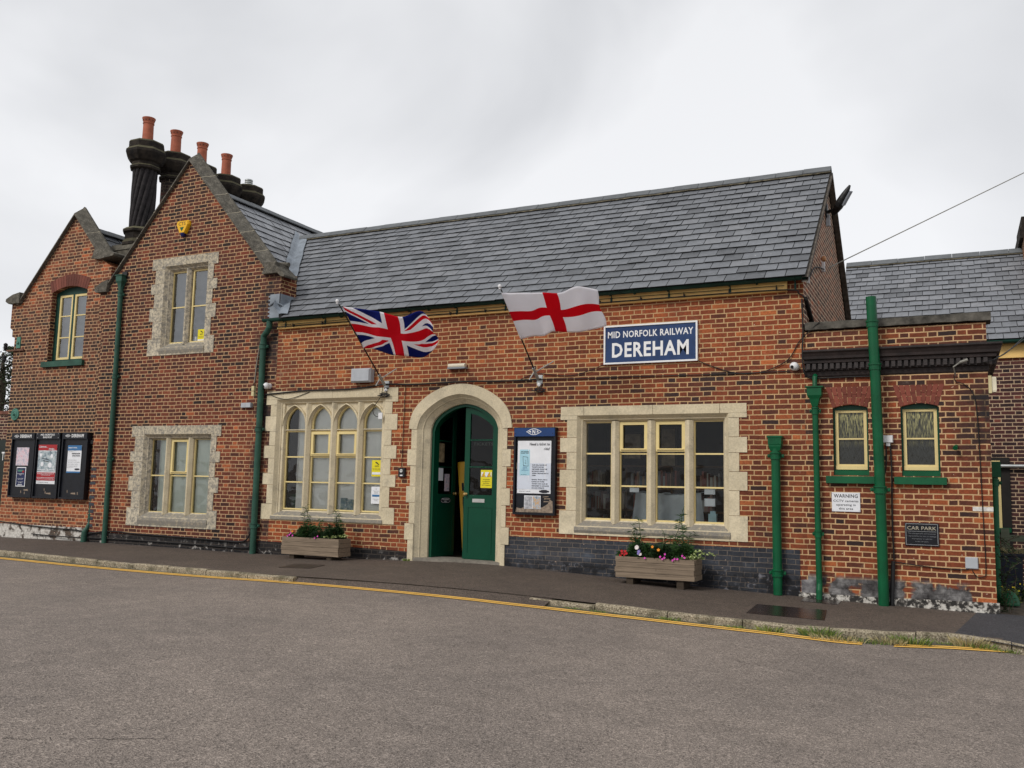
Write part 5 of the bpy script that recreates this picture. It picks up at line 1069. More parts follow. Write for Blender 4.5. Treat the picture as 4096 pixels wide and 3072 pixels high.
text(['DEREHAM', 'STATION'], -16.94, 1.71, .026, Yp-.008, M_['ink'], t, .25, bold=.03, lead=1.8, align='r'); text(['A SHORT HISTORY OF THE LINE', 'OPENED IN 1846 BY THE NORFOLK RAILWAY', 'RAILWAY PRESERVED BY VOLUNTEERS'], -16.99, 1.55, .012, Yp-.008, M_['ink'], t, .38, bold=.0, lead=3.6, align='l'); text(['The station building has served passengers', 'on the line between Wymondham and', 'Dereham for many years'], -17.02, 1.455, .008, Yp-.008, M_['ink'], t, .34, lead=2.2, align='l')
def lozenge(parent, cx, cz, w, h, Y, mat): mb = MB(); mb.sheet([(cx+w/2*math.copysign(abs(math.cos(a))**.6, math.cos(a)), cz+h/2*math.copysign(abs(math.sin(a))**.6, math.sin(a))) for a in [2*math.pi*i/20 for i in range(20)]], Y); mb.build('printed_lozenge', mat, parent)
lozenge(t, -16.87, 1.40, .15, .035, Yp-.008, M_['ink'])
mb = MB(); mb.box(-16.58, -16.47, .06, .12, 1.94, 2.02); solo(mb, 'cable_box', M_['blackm'], 'tiny black box on the wall right of the third notice board', 'box')
# board beside the door
t = board(-6.435, -5.70, .78, 2.175, -.085, 0, .145, 'black notice board with a navy eye-shaped emblem header right of the green door', M_['navyhdr'])
eye_logo(-6.075, 2.103, .27, .105, -.0985, M_['white'], t)
for px_ in (-6.40, -5.745): mb = MB(); mb.lathe((px_, -.097, 2.075), [(.008, 0), (0, .004)], 8, ax='y'); mb.build('screw', M_['blackm'], t)
for pts in ([(-6.40, .82), (-5.74, .82), (-5.75, 1.0), (-5.80, 1.03), (-5.83, .96), (-5.93, .90), (-6.05, .915), (-6.12, .87), (-6.25, .90), (-6.30, .875), (-6.38, .89)], [(-5.91, .985), (-5.80, .99), (-5.80, 1.0), (-5.90, 1.005)], [(-5.90, 1.03), (-5.79, 1.035), (-5.79, 1.05), (-5.89, 1.047)], [(-5.92, 1.06), (-5.82, 1.07), (-5.82, 1.08), (-5.92, 1.075)], [(-6.40, 1.5), (-6.385, 1.5), (-6.387, 1.62), (-6.398, 1.6)]): scrap(t, pts, -.0515, TW, 'bare_wood_patch')
Yp = -.056
t = poster('poster', -6.375, -5.785, 1.12, 1.96, Yp, M_['paper'], 'white poster headed Need a ticket to ride? beside the green door'); text(['Need a ticket to', 'ride?'], -5.985, 1.87, .043, Yp-.006, M_['ink'], t, .35, bold=.01, lead=1.75, align='r')
panel(t, -6.335, -6.155, 1.405, 1.82, Yp-.004, M_['paper_blue'], 'printed_ticket'); text(['EAST ANGLIAN', 'RANGER TICKET'], -6.245, 1.775, .014, Yp-.006, M_['ink'], t, .15, bold=.03, lead=1.7); mb = MB(); mb.sheet([(-6.27, 1.56), (-6.18, 1.55), (-6.19, 1.70), (-6.28, 1.71)], Yp-.006, holes=[[(-6.265, 1.565), (-6.185, 1.556), (-6.194, 1.694), (-6.275, 1.704)]]); mb.build('printed_outline', M_['ink'], t); text(['5', 'DAY', 'LINE', 'TICKET'], -6.23, 1.63, .012, Yp-.006, M_['ink'], t, .035, lead=1.8); text(['DAYS', 'TRAVEL', 'VEHICLE', 'CERTIFICATE'], -6.24, 1.52, .013, Yp-.006, M_['blue_print'], t, .13, lead=1.75); text('BOOKING OFFICE', -6.26, 1.418, .008, Yp-.006, M_['ink'], t, .1)
panel(t, -6.375, -5.785, 1.185, 1.60, Yp-.003, pm('pale_lilac_print', (.60, .64, .72), .55, .05), 'printed_band'); text(['OUR FULL RANGE OF', 'TICKETS CAN BE', 'OBTAINED FROM THE', 'BOOKING OFFICE', 'WHEN THE RAILWAY IS', 'OPEN', '', 'DINING TRAIN AND A', 'RANGE OF OTHER', 'TICKETS CAN ALSO BE', 'OBTAINED IN ADVANCE', 'ON OUR WEBSITE'], -5.965, 1.39, .017, Yp-.006, M_['ink'], t, .30, bold=.025, lead=1.95, align='l')
text('www.mnr.org.uk', -6.24, 1.155, .014, Yp-.006, M_['ink'], t, .21); lozenge(t, -5.895, 1.155, .18, .032, Yp-.006, M_['ink']); lozenge(t, -5.895, 1.155, .12, .05, Yp-.0055, M_['ink'])
t = poster('leaflet', -6.245, -5.955, .875, 1.085, Yp, M_['paper'], 'small framed pair of train photographs below the ticket poster', 'leaflet'); panel(t, -6.235, -6.108, .885, 1.075, Yp-.006, M_['grey_print'], 'printed_picture'); panel(t, -6.09, -5.965, .885, 1.075, Yp-.006, M_['photo_print'], 'printed_picture')
# ---- window posters, blinds and things inside
def blind(x0, x1, z0, z1, Y, mat, label, gap=.093):
    t = thing('vertical_blind', ((x0+x1)/2, Y, z0), label, 'blind'); mb = MB(); x = x0; i = 0
    while x < x1: mb.obox((x, Y, (z0+z1)/2), (math.cos(.25), math.sin(.25), 0), (-math.sin(.25), math.cos(.25), 0), (0, 0, 1), .0445, .0006, (z1-z0)/2); x += gap; i += 1
    mb.build('slats', mat, t); mb = MB(); mb.box(x0-.05, x1, Y-.02, Y+.02, z1, z1+.03); mb.build('headrail', M_['white'], t); mb = MB(); mb.tube([(x0-.03, Y-.03, z1), (x0-.03, Y-.03, (z0+z1)/2-.4), (x0-.02, Y-.03, (z0+z1)/2-.45)], .006, 5); mb.build('cord', M_['white'], t)
blind(-11.05, -8.95, .64, 2.72, .225, M_['blind'], 'pale vertical blind with slats closed behind the pointed-head window'); blind(-14.60, -13.0, .48, 2.15, .225, M_['blind_green'], 'greenish vertical blind behind the lower window of the tall gable')
mb = MB(); mb.box(-11.46, -11.2, .34, .36, .6, 1.0); mb.build('interior_dado', M_['green_dark'], hall)
def notice(x0, x1, z0, z1, Y, lab): 
    t = poster('notice', x0, x1, z0, z1, Y, M_['yellowp'], lab, 'notice'); c = (x0+x1)/2; h = z1-z0; w = x1-x0
    mb = MB(); mb.obox((c-.01*w, Y-.006, z1-h*.17), (1, 0, -.45), (0, 1, 0), (.45, 0, 1), w*.13, .0005, h*.035); mb.obox((c+.16*w, Y-.006, z1-h*.26), (1, 0, 0), (0, 1, 0), (0, 0, 1), w*.05, .0005, h*.02); mb.build('printed_camera', M_['ink'], t)
    text('CCTV', c, z1-h*.37, h*.065, Y-.006, M_['ink'], t, w*.4, bold=.04); text(['Images are being monitored', 'and recorded for safety'], c, z1-h*.56, h*.03, Y-.006, M_['ink'], t, w*.85, bold=.02, lead=2.2); panel(t, x0+w*.05, x1-w*.05, z0+h*.12, z0+h*.26, Y-.006, M_['paper'], 'printed_band')
notice(-9.365, -9.145, 1.35, 1.64, .155, 'yellow camera notice inside the rightmost light of the pointed-head window'); notice(-13.76, -13.555, 3.985, 4.265, .155, 'yellow camera notice in the upper window of the tall gable')
t = poster('notice', -9.355, -9.15, .87, 1.17, .155, M_['paper'], 'white notice with a blue band low in the rightmost pointed light', 'notice'); panel(t, -9.33, -9.175, .995, 1.03, .149, M_['blue_print'], 'printed_band'); text(['Please mind', 'the step', 'thank you'], -9.25, 1.075, .010, .149, M_['ink'], t, .12, lead=2); text(['Booking hall opening times', 'are on the door', 'all welcome'], -9.25, .94, .007, .149, M_['ink'], t, .15, lead=2); text('i', -9.25, 1.135, .022, .149, M_['ink'], t, .008)
t = poster('letter', -13.86, -13.73, 4.0, 4.12, .165, M_['paper'], 'white sheet of paper at the foot of the upper gable window', 'paper')
mb = MB(); mb.box(-10.05, -9.92, .20, .235, .74, .955); mb.box(-9.92, -9.77, .205, .235, .74, .93); o = mb.build('booklet', blotch('booklet_print', [(.3, (.55, .6, .35)), (.5, (.1, .2, .25)), (.65, (.5, .55, .5))], 12)); tag(o, 'green and yellow booklet standing inside on the sill of the pointed-head window', 'booklet')
# inside the wide window
t = thing('covered_display', (-4.1, .6, .3), 'pale grey dust sheet draped over a display inside the wide window', 'dust sheet'); mb = MB(); nx, nz = 44, 16; g_ = []
for j in range(nz+1):
    row = []
    for i in range(nx+1):
        s_, q = i/nx, j/nz; hw = .53+.10*(1-q); x = -4.08+(s_-.5)*2*hw; z = .25+q*.93-.04*math.sin(math.pi*s_)*q+(.02 if .4 < s_ < .5 else 0)*q
        y = .50+.03*math.sin(s_*17+q*2)*(1-q*.6)+.02*math.sin(q*9+s_*3)+.12*abs(s_-.5)**2*4; row.append((x, y, z))
    g_.append(row)
g_.append([(p[0]*.98-.08, p[1]+.35, p[2]+.02) for p in g_[-1]])
mb.loft(g_, closed=False); mb.build('sheet', pm('dust_sheet', (.62, .66, .70), .7, .06, 3), t, smooth=True)
for x0, x1, z0, z1, lb in ((-4.55, -4.40, 1.175, 1.245, 'blank white card hung at the top of the second bottom pane of the wide window'), (-3.385, -3.225, 1.165, 1.245, 'blank white card at the top of the right bottom pane of the wide window'), (-3.385, -3.225, .99, 1.105, 'blank white card in the middle of the right bottom pane of the wide window')):
    t = poster('card', x0, x1, z0, z1, .17, M_['paper'], lb, 'card')
mb = MB(); mb.box(-3.34, -3.22, .22, .30, .72, .88); mb.box(-3.32, -3.24, .25, .28, .88, .92); tag(mb.build('leaflet_rack', pm('leaflet_pale_blue', (.35, .5, .55), .6, .2)), 'small rack of pale blue leaflets on the right inner sill of the wide window', 'leaflets')
for x0, x1, z0, z1, y_, lb in ((-3.45, -3.0, 1.50, 1.72, 2.4, 'framed brown print hanging inside behind the right lights'), (-5.2, -4.85, 1.72, 2.2, 1.7, 'dark framed picture inside behind the leftmost light'), (-4.6, -4.3, 1.6, 2.3, 1.9, 'tall brown cupboard door inside behind the second light')):
    t = thing('picture', ((x0+x1)/2, y_, z0), lb, 'picture'); mb = MB(); mb.prism(rect(x0, x1, z0, z1), y_, y_+.03, holes=[rect(x0+.03, x1-.03, z0+.03, z1-.03)]); mb.build('frame', M_['wood_dark'], t); panel(t, x0+.03, x1-.03, z0+.03, z1-.03, y_+.01, pm('brown_print', (.40, .30, .18), .7, .5, 9), 'printed_picture')
t = thing('bookshelf', (-4.6, 1.8, 0), 'wooden bookshelf of brown and red books inside behind the wide window', 'bookshelf'); mb = MB()
for z in (.45, .85, 1.22, 1.6): mb.box(-5.9, -3.4, 1.6, 1.9, z, z+.03)
for x in (-5.9, -5.1, -4.3, -3.4): mb.box(x-.015, x+.015, 1.6, 1.9, 0, 1.63)
mb.build('shelf', wood('shelf_wood', (.15, .08, .035)), t); mb = MB(); rnd = random.Random(11)
for z in (.48, .88, 1.25):
    x = -5.85
    while x < -3.5: w = rnd.uniform(.018, .05); h_ = rnd.uniform(.18, .30); mb.box(x, x+w*.9, 1.64, 1.82, z, z+h_); x += w if rnd.random() < .9 else .2
n_ = N('book_spines'); M_['books'] = n_.fin(n_.ramp(n_.isl(), [(0, (.10, .06, .04)), (.3, (.4, .10, .06)), (.5, (.55, .45, .30)), (.7, (.10, .16, .25)), (.9, (.75, .7, .6))]), .6)
o = mb.build('books', M_['books'], t); 
# behind the door: yellow folded sign, posters, plate
t = thing('folded_floor_sign', (-7.9, 1.0, .0), 'yellow folded floor sign leaning in the dark just inside the open door', 'floor sign'); mb = MB(); mb.add([], []); mb.obox((-7.93, 1.0, .85), (1, .25, .09), (-.25, 1, 0), (-.09, 0, 1), .075, .012, .80); mb.build('panel', M_['yellow'], t); mb = MB(); mb.obox((-7.925, .985, .75), (1, .25, .09), (-.25, 1, 0), (-.09, 0, 1), .010, .006, .28); mb.obox((-7.96, .985, 1.2), (1, .25, .09), (-.25, 1, 0), (-.09, 0, 1), .018, .004, .07); mb.build('black_stripe', M_['ink'], t)
t = thing('oval_plate', (-7.6, .6, .9), 'black oval-ended plate reading BOOKING HALL on the open left door leaf', 'sign'); 
def onleaf(o): o.data.transform(Matrix.Translation((DC-.60, .25, 0)) @ Matrix.Rotation(R(82), 4, 'Z') @ Matrix.Translation((-(DC-.60), -.25, 0)))
LP = [(DC-.60+.30+.14*math.copysign(abs(math.cos(a))**.5, math.cos(a)), .96+.05*math.copysign(abs(math.sin(a))**.8, math.sin(a))) for a in [2*math.pi*i/24 for i in range(24)]]
t.location = (0, 0, 0); mb = MB(); mb.prism(LP, .240, .248); o = mb.build('plate', M_['black'], t); onleaf(o); LP2 = [(DC-.30+(x-DC+.30)*.9, .96+(z-.96)*.82) for x, z in LP]; LP3 = [(DC-.30+(x-DC+.30)*.86, .96+(z-.96)*.72) for x, z in LP]; mb = MB(); mb.sheet(LP2, .2385, holes=[LP3]); o = mb.build('border_line', M_['white'], t); onleaf(o); o = text(['BOOKING', 'HALL'], DC-.30, .96, .024, .2385, M_['white'], t, .17, bold=.02, lead=1.4); onleaf(o)
for x0, z0, x1, z1, mt, lb in ((DC-.49, 1.30, DC-.36, 1.52, M_['paper'], 'narrow white notice on the glass of the open left door leaf'), (DC-.32, 1.12, DC-.18, 1.42, M_['pink_print'], 'narrow pink notice low on the glass of the open left door leaf'), (DC-.5, 1.62, DC-.34, 1.95, pm('brown_notice', (.25, .19, .11), .6, .5, 15), 'brown old notice on the middle glass of the open left door leaf')):
    mb = MB(); mb.sheet(rect(x0, x1, z0, z1), .262); o = solo(mb, 'notice', mt, lb, 'notice'); onleaf(o)
t = poster('notice', -7.215, -7.0, 1.19, 1.49, .262, M_['yellowp'], 'yellow alarm warning notice on the glass of the closed door leaf', 'notice'); panel(t, -7.205, -7.01, 1.375, 1.455, .2595, M_['paper'], 'printed_band')
for cx in (-7.16, -7.055): mb = MB(); mb.sheet([(cx-.042, 1.378), (cx+.042, 1.378), (cx, 1.452)], .2585); mb.build('printed_triangle', M_['ink'], t); mb = MB(); mb.sheet([(cx-.033, 1.383), (cx+.033, 1.383), (cx, 1.442)], .2575); mb.build('printed_triangle', M_['yellow'], t); text('!', cx, 1.403, .032, .2565, M_['ink'], t, .006, bold=.02)
text(['These premises', 'are alarmed and', 'have 24 hours', 'CCTV in operation'], -7.107, 1.285, .014, .2585, M_['ink'], t, .165, bold=.02, lead=2.3)
# TICKETS lettering on the glass, transom of lobby seen through
text('TICKETS', -7.19, 1.93, .048, .2785, pm('glass_lettering', (.20, .20, .17), .7, .05), leafR, .38, bold=.01)
# ---- boxes, lamps and cameras on the wall
def wallbox(name, x0, x1, z0, z1, d, mat, lab, cat, y=0, lid=True, smoothlid=None):
    t = thing(name, ((x0+x1)/2, y, z0), lab, cat); mb = MB(); mb.box(x0, x1, y-d*.6, y-.001, z0, z1); mb.build('casing', mat, t); e = (x1-x0)*.03
    mb = MB(); rg = lambda a, yy: [(x0+a, yy, z0+a), (x1-a, yy, z0+a), (x1-a, yy, z1-a), (x0+a, yy, z1-a)]; mb.loft([rg(-e, y-d*.6), rg(-e, y-d*.75), rg(e*1.2, y-d), ]); mb.add(rg(e*1.2, y-d), [(0, 1, 2, 3)]); mb.add(rg(-e, y-d*.6), [(3, 2, 1, 0)]); mb.build('cover', mat, t); return t
wallbox('floodlight_box', -9.68, -9.28, 3.02, 3.25, .16, M_['grey'], 'grey metal box beside the left flagpole foot', 'junction box'); wallbox('blank_plate', .06, .20, .295, .435, .035, M_['grey'], 'blank grey square plate low on the flat-roofed block', 'wall plate')
t = wallbox('outdoor_socket', -.885, -.765, 1.915, 2.01, .07, M_['whitep'], 'white outdoor socket between the two sash windows', 'socket'); mb = MB(); mb.box(-.85, -.80, -.05, -.002, 1.87, 1.915); mb.build('gland', M_['whitep'], t)
wallbox('twin_switch_box', -12.31, -12.195, 2.62, 2.71, .06, M_['grey'], 'left half of small grey twin box left of the faded drainpipe', 'switch box'); wallbox('twin_switch_box', -12.19, -12.06, 2.62, 2.71, .07, M_['grey'], 'right half of small grey twin box left of the faded drainpipe', 'switch box')
t = thing('bulkhead_light', (-7.55, 0, 3.2), 'small horizontal cream light fitting above the door arch', 'light'); mb = MB(); mb.tube([(-7.71, -.06, 3.235), (-7.39, -.06, 3.235)], .042, 12); mb.build('tube_cover', pm('light_cover', (.62, .57, .45), .35, .08), t, smooth=True); mb = MB(); mb.box(-7.72, -7.38, -.10, -.002, 3.185, 3.21); mb.build('base', M_['greydk'], t)
t = thing('bulkhead_light', (.45, .1, 2.55), 'cream plastic light box on the right corner under the cornice', 'light'); mb = MB(); mb.box(.402, .44, -.0, .16, 2.56, 2.79); mb.build('base', M_['cream_dull'], t); mb = MB(); mb.lathe((.455, .06, 2.57), [(.0, 0), (.05, .005), (.058, .03), (.058, .18), (.05, .205), (0, .21)], 4, rot=.5); mb.build('cover', pm('light_cover2', (.72, .66, .50), .35, .08), t)
t = thing('intercom', (-8.60, 0, 1.34), 'small black intercom with round button left of the door', 'intercom'); mb = MB(); mb.box(-8.665, -8.54, -.05, -.001, 1.345, 1.505); mb.build('casing', M_['blackm'], t); mb = MB(); mb.lathe((-8.602, -.05, 1.45), [(.032, 0), (.03, .012), (.018, .014), (0, .010)], 16, ax='y'); mb.build('button', M_['alu'], t); mb = MB(); mb.box(-8.63, -8.575, -.053, -.05, 1.365, 1.385); mb.build('name_plate', M_['white'], t)
for (cx, cz, lab, s_) in ((-11.68, 3.02, 'white dome camera beside the faded green drainpipe', 1), (-2.03, 3.0, 'white dome camera left of the dark cornice', 1)):
    t = thing('dome_camera', (cx, 0, cz), lab, 'security camera', 'white dome cameras on the front'); mb = MB(); mb.lathe((cx+.01, 0, cz), [(.056, 0), (.056, .03), (.052, .05), (.045, .07)], 20, ax='y'); mb.build('base', M_['whitep'], t, smooth=True)
    mb = MB(); mb.lathe((cx, -.08, cz), [(.0, -.062)]+[(.062*math.sin(a), -.062*math.cos(a)) for a in [math.pi*i/12 for i in range(1, 12)]]+[(0, .062)], 22); mb.build('ball', M_['whitep'], t, smooth=True)
    d = Vector((-.35*1, -.85, -.25)).normalized(); c = Vector((cx, -.08, cz))+d*.053; mb = MB(); u = d.orthogonal().normalized(); mb.tube([c, c+d*.012], [.026, .023], 14); mb.build('lens', M_['blackm'], t)
    if cx < -5: t2 = thing('cable_joint_box', (-11.93, -.08, 2.86), 'small cream cable joint box strapped to the faded drainpipe', 'box'); mb = MB(); mb.box(-11.99, -11.93, -.14, -.08, 2.93, 3.02); mb.box(-11.99, -11.93, -.14, -.08, 2.83, 2.915); mb.build('casing', M_['cream_dull'], t2)
# alarm
t = thing('alarm_box', (-14.12, 0, 6.2), 'yellow tapering alarm box lettered CTS on the tall gable', 'alarm'); P0 = [(-14.30, 6.44), (-14.29, 6.50), (-14.26, 6.52), (-14.02, 6.52), (-13.99, 6.50), (-13.98, 6.44), (-14.075, 6.26), (-14.205, 6.26)]
mb = MB(); c_ = Vector((-14.14, 0, 6.39)); sc_ = lambda k, y: [(c_.x+(a-c_.x)*k, y, c_.z+(b-c_.z)*k) for a, b in P0]
mb.loft([sc_(1.06, -.001), sc_(1.06, -.05), sc_(.93, -.085)]); mb.add(sc_(.93, -.085), [tuple(range(8))]); mb.build('cover', M_['yellow'], t); mb = MB(); mb.lathe((-14.14, -.04, 6.215), [(0, -.035), (.04, -.02), (.055, .03), (.055, .05)], 14); mb.build('strobe', pm('blue_strobe', (.01, .015, .10), .2, .1), t, smooth=True); text('CTS', -14.14, 6.455, .07, -.0865, M_['ink'], t, .19, bold=.0); mb = MB(); mb.sheet([(-14.20, 6.38), (-14.08, 6.38), (-14.14, 6.29)], -.0865); mb.build('printed_triangle', M_['green'], t)
# iron pattress plates, insulator bracket, floodlight
t = thing('pattress_plate', (-19.18, .12, 2.62), 'round green ribbed iron tie plate above the leftmost notice board', 'tie plate'); mb = MB(); mb.lathe((-19.18, .12, 2.62), [(.135, 0), (.135, .02), (.118, .026), (.112, .02), (.085, .024), (.078, .034), (.062, .034), (.055, .026), (.038, .03), (.03, .05), (.018, .052), (.015, .07), (0, .072)], 28, ax='y'); mb.build('plate', M_['teal'], t)
t = thing('tie_plate', (-19.26, .12, 4.28), 'small square green iron plate high on the far left gable', 'tie plate'); mb = MB(); mb.box(-19.33, -19.20, .10, .12, 4.15, 4.41); mb.build('plate', M_['teal'], t); mb = MB(); mb.lathe((-19.27, .10, 4.27), [(.035, 0), (.03, .03), (0, .035)], 6, ax='y'); mb.build('nut', M_['teal'], t)
t = thing('insulator_bracket', (-19.5, .1, 4.1), 'rusty bracket with two black insulators at the far left corner', 'insulator'); mb = MB(); mb.box(-19.62, -19.03, .07, .10, 4.08, 4.115); mb.build('arm', pm('rusty_iron', (.14, .07, .045), .9, .4, 12), t)
for z0_, s_ in ((4.14, 1), (3.86, -1)): mb = MB(); mb.lathe((-19.66, .07, z0_), [(.015, -.04), (.03, 0), (.045, .02), (.045, .06), (.03, .07), (.045, .08), (.045, .12), (.03, .13), (0, .15)], 12); mb.build('insulator', M_['blackm'], t)
t = thing('floodlight', (-1.8, 2.7, 6.1), 'black teardrop-shaped floodlight on the right gable end', 'floodlight'); mb = MB(); mb.tube([(-1.9, 2.75, 6.05), (-1.68, 2.70, 6.10)], .03, 8); mb.box(-1.9, -1.87, 2.65, 2.85, 5.95, 6.2); mb.build('bracket', M_['blackm'], t)
mb = MB(); a_ = Vector((-1.76, 2.66, 5.97)); d_ = Vector((.48, -.30, .72)).normalized(); n_ = Vector((.8, 0, -.52)); n_ = (n_-d_*n_.dot(d_)).normalized(); b_ = d_.cross(n_); rg = []
for k, (w_, h_) in enumerate(((.03, .03), (.08, .06), (.12, .085), (.125, .09), (.115, .08), (.09, .065), (.05, .045), (.01, .02))): c = a_+d_*(.55*k/7); rg.append([c+b_*w_*.85*math.cos(q)+n_*h_*.85*math.sin(q) for q in [2*math.pi*j/14 for j in range(14)]])
mb.loft(rg); mb.add(rg[0], [tuple(range(14))]); mb.build('housing', M_['blackm'], t, smooth=True); mb = MB(); c = a_+d_*.34; mb.obox(c+n_*.066, d_, b_, n_, .13, .07, .012); mb.build('lens', M_['greydk'], t); wallbox('junction_box', -1.895, -1.83, 5.80, 6.0, .05, M_['grey'], 'small grey box below the gable floodlight', 'junction box', y=2.75)
t = thing('gable_bracket', (-1.88, 1.9, 5.0), 'white wire bracket on the right-hand gable', 'bracket'); mb = MB(); mb.box(-1.899, -1.85, 2.05, 2.10, 4.85, 5.12); mb.build('arm', M_['whitep'], t); mb = MB(); mb.lathe((-1.87, 1.8, 5.0), [(.02, 0), (.05, .02), (.05, .06), (.02, .08)], 10, ax='x'); mb.build('insulator', pm('insulator_tan', (.5, .25, .12), .4, .1), t)
wallbox('terminal_box', -1.895, -1.86, 4.28, 4.45, .04, M_['whitep'], 'tiny white terminal box at the corner under the right gutter end', 'terminal box', y=.35)
mb = MB(); mb.tube([(0, 0, 1.87), (-.01, -.09, 1.85)], .022, 10); mb.tube([(-.01, -.09, 1.85), (-.015, -.12, 1.835)], .03, 10); solo(mb, 'pipe_stub', G_, 'short green pipe stub poking from the wall right of the sash windows', 'pipe stub', None, True)
mb = MB(); mb.tube([(.02, -.03, 2.80), (.0, -.16, 2.9), (.10, -.18, 2.97)], .010, 6); mb.tube([(.08, -.18, 2.955), (.17, -.19, 2.985)], .018, 8); solo(mb, 'cable_end', M_['cable_grey'], 'loose cable end with grey connector under the cornice', 'cable')
mb = MB(); mb.box(-9.14, -9.06, -.03, -.002, 2.36, 2.47); solo(mb, 'cable_plug', M_['whitep'], 'small white cable plug on the top right of the pointed-head window', 'plug')
# ---------------------------------------------------------------- planters
def rnd_leaf(mb, p, d, L, w, rnd, m=0, fold=.3):
    d = Vector(d).normalized(); s_ = d.cross(Vector((rnd.uniform(-1, 1), rnd.uniform(-1, 1), rnd.uniform(.2, 1)))).normalized(); n_ = s_.cross(d); p = Vector(p)
    a, b, c, e = p, p+d*L*.45+s_*w/2+n_*w*fold, p+d*L-Vector((0, 0, L*.15)), p+d*L*.45-s_*w/2+n_*w*fold
    mb.add([a, b, c, e], [(0, 1, 2), (0, 2, 3)], m)
def flower(parent, x, y, z, r, mat, n=5, eye=None, rnd=random, name='flower'):
    mb = MB(); c = Vector((x, y, z)); d = Vector((rnd.uniform(-.3, .3), -1, rnd.uniform(.1, .6))).normalized(); u = d.orthogonal().normalized(); v = d.cross(u)
    for i in range(n):
        a = 2*math.pi*i/n+.2; q = u*math.cos(a)+v*math.sin(a); s_ = (-u*math.sin(a)+v*math.cos(a)); mb.add([c, c+q*r*.6+s_*r*.42+d*r*.25, c+q*r+d*r*.12, c+q*r*.6-s_*r*.42+d*r*.25], [(0, 1, 2, 3)])
    o = mb.build(name, mat, parent)
    mb = MB(); mb.obox(c+d*r*.1, u, v, d, r*.16, r*.16, r*.08); mb.build('flower_centre', M_[eye or 'f_yellow'], o) if o.parent is None else None
    mb = MB(); mb.tube([c-d*.004, c-Vector((0, -.02, .07))], .0025, 4); 
    st_ = bpy.data.meshes.new('x'); bpy.data.meshes.remove(st_); return o
def planter(x0, x1, yf, d, zb, zt, zg, lab):
    t = thing('planter', ((x0+x1)/2, yf+d/2, zg), lab, 'planter', 'timber planters against the wall'); n_ = 4; h = (zt-zb)/n_; rnd = random.Random(int(-x0*10))
    for i in range(n_):
        o = (0, .006, -.010, .004)[i]; z = zt-(i+1)*h
        mb = MB(); mb.box(x0+o, x1+o*.6, yf, yf+.03, z+.002, z+h-.002); mb.build('front_board', M_['wood'], t); mb = MB(); mb.box(x1-.02+o*.6, x1+.008+o*.6, yf+.03, yf+d, z+.002, z+h-.002); mb.build('side_board', M_['wood'], t); mb = MB(); mb.box(x0+o, x0+.03+o, yf+.03, yf+d, z+.002, z+h-.002); mb.build('side_board', M_['wood'], t)
    mb = MB(); mb.box(x0+.03, x1-.02, yf+d-.03, yf+d, zb, zt); mb.build('back_board', M_['wood'], t); mb = MB(); mb.box(x0+.03, x1-.02, yf+.03, yf+d-.03, zb+.02, zt-.03); mb.build('soil', M_['soil'], t)
    for x in (x0+.16, x1-.26):
        mb = MB(); mb.box(x, x+.10, yf+.03, yf+d-.02, zg-.01, zb-.002); mb.build('foot', M_['wood_dark'], t)
    return t
planter(-10.71, -9.48, -.57, .34, -.035, .268, -.15, 'timber planter in front of the pointed-head window'); planter(-4.51, -3.345, -.57, .40, -.05, .247, -.19, 'timber planter in front of the wide window, full of bright flowers')
def bush(cx, cy, cz, rx, ry, h, n, leaf, lab, seed, cat='plant', L=(.035, .075), w=.026, spread=1.0):
    rnd = random.Random(seed); t = thing('bedding_plant', (cx, cy, cz), lab, cat); mb = MB()
    for i in range(n):
        a = rnd.uniform(0, 2*math.pi); q = rnd.random()**.5; zz = rnd.random()**.8; k = 1-.22*zz; p = (cx+rx*q*k*math.cos(a), cy+ry*q*k*math.sin(a), cz+h*zz*(1-.35*q)*(1+.25*math.sin(a*3+seed))); d = (math.cos(a)*spread+rnd.uniform(-.5, .5), math.sin(a)*spread+rnd.uniform(-.6, .3), rnd.uniform(.0, 1.1)); rnd_leaf(mb, p, d, rnd.uniform(*L), w*rnd.uniform(.7, 1.3), rnd)
    mb.build('foliage', leaf, t); mb = MB()
    for i in range(14): a = rnd.uniform(0, 6.28); mb.tube([(cx, cy, cz-.02), (cx+rx*.6*math.cos(a), cy+ry*.6*math.sin(a), cz+h*rnd.uniform(.3, .8))], .003, 4)
    mb.build('stems', M_['leaf_dk'], t); return t
def tall(cx, cy, cz, h, lab, seed, nl=26, wiry=True):
    rnd = random.Random(seed); t = thing('tall_plant', (cx, cy, cz), lab, 'plant'); mb = MB(); lf = MB()
    for s_ in range(4):
        hh = h*(1, .84, .66, .5)[s_]; bx = cx+rnd.uniform(-.13, .13)*(s_ > 0); P = [(bx+rnd.uniform(-.012, .012)*k, cy+rnd.uniform(-.01, .01)*k, cz+hh*k/6) for k in range(7)]; mb.tube(P, [.008-.0008*k for k in range(7)], 5)
        for i in range(nl):
            q = rnd.random()**1.1; k = q*6; j = min(5, int(k)); f = k-j; p = Vector(P[j])*(1-f)+Vector(P[j+1])*f; a = rnd.uniform(0, 6.28); L = rnd.uniform(.09, .17)*(1.05-.4*q); rnd_leaf(lf, p, (math.cos(a), math.sin(a), rnd.uniform(-.1, .75)), L, .013, rnd, fold=.1)
        for wv in range(3):
            q = .62+.16*wv; j = int(q*6); p = Vector(P[j])
            for m_ in range(3): a = rnd.uniform(0, 6.28); rnd_leaf(lf, p, (math.cos(a), math.sin(a), .25), .13-.02*wv, .016, rnd, fold=.05)
    mb.build('stem', M_['leaf_dk'], t); lf.build('foliage', M_['leaf'], t)
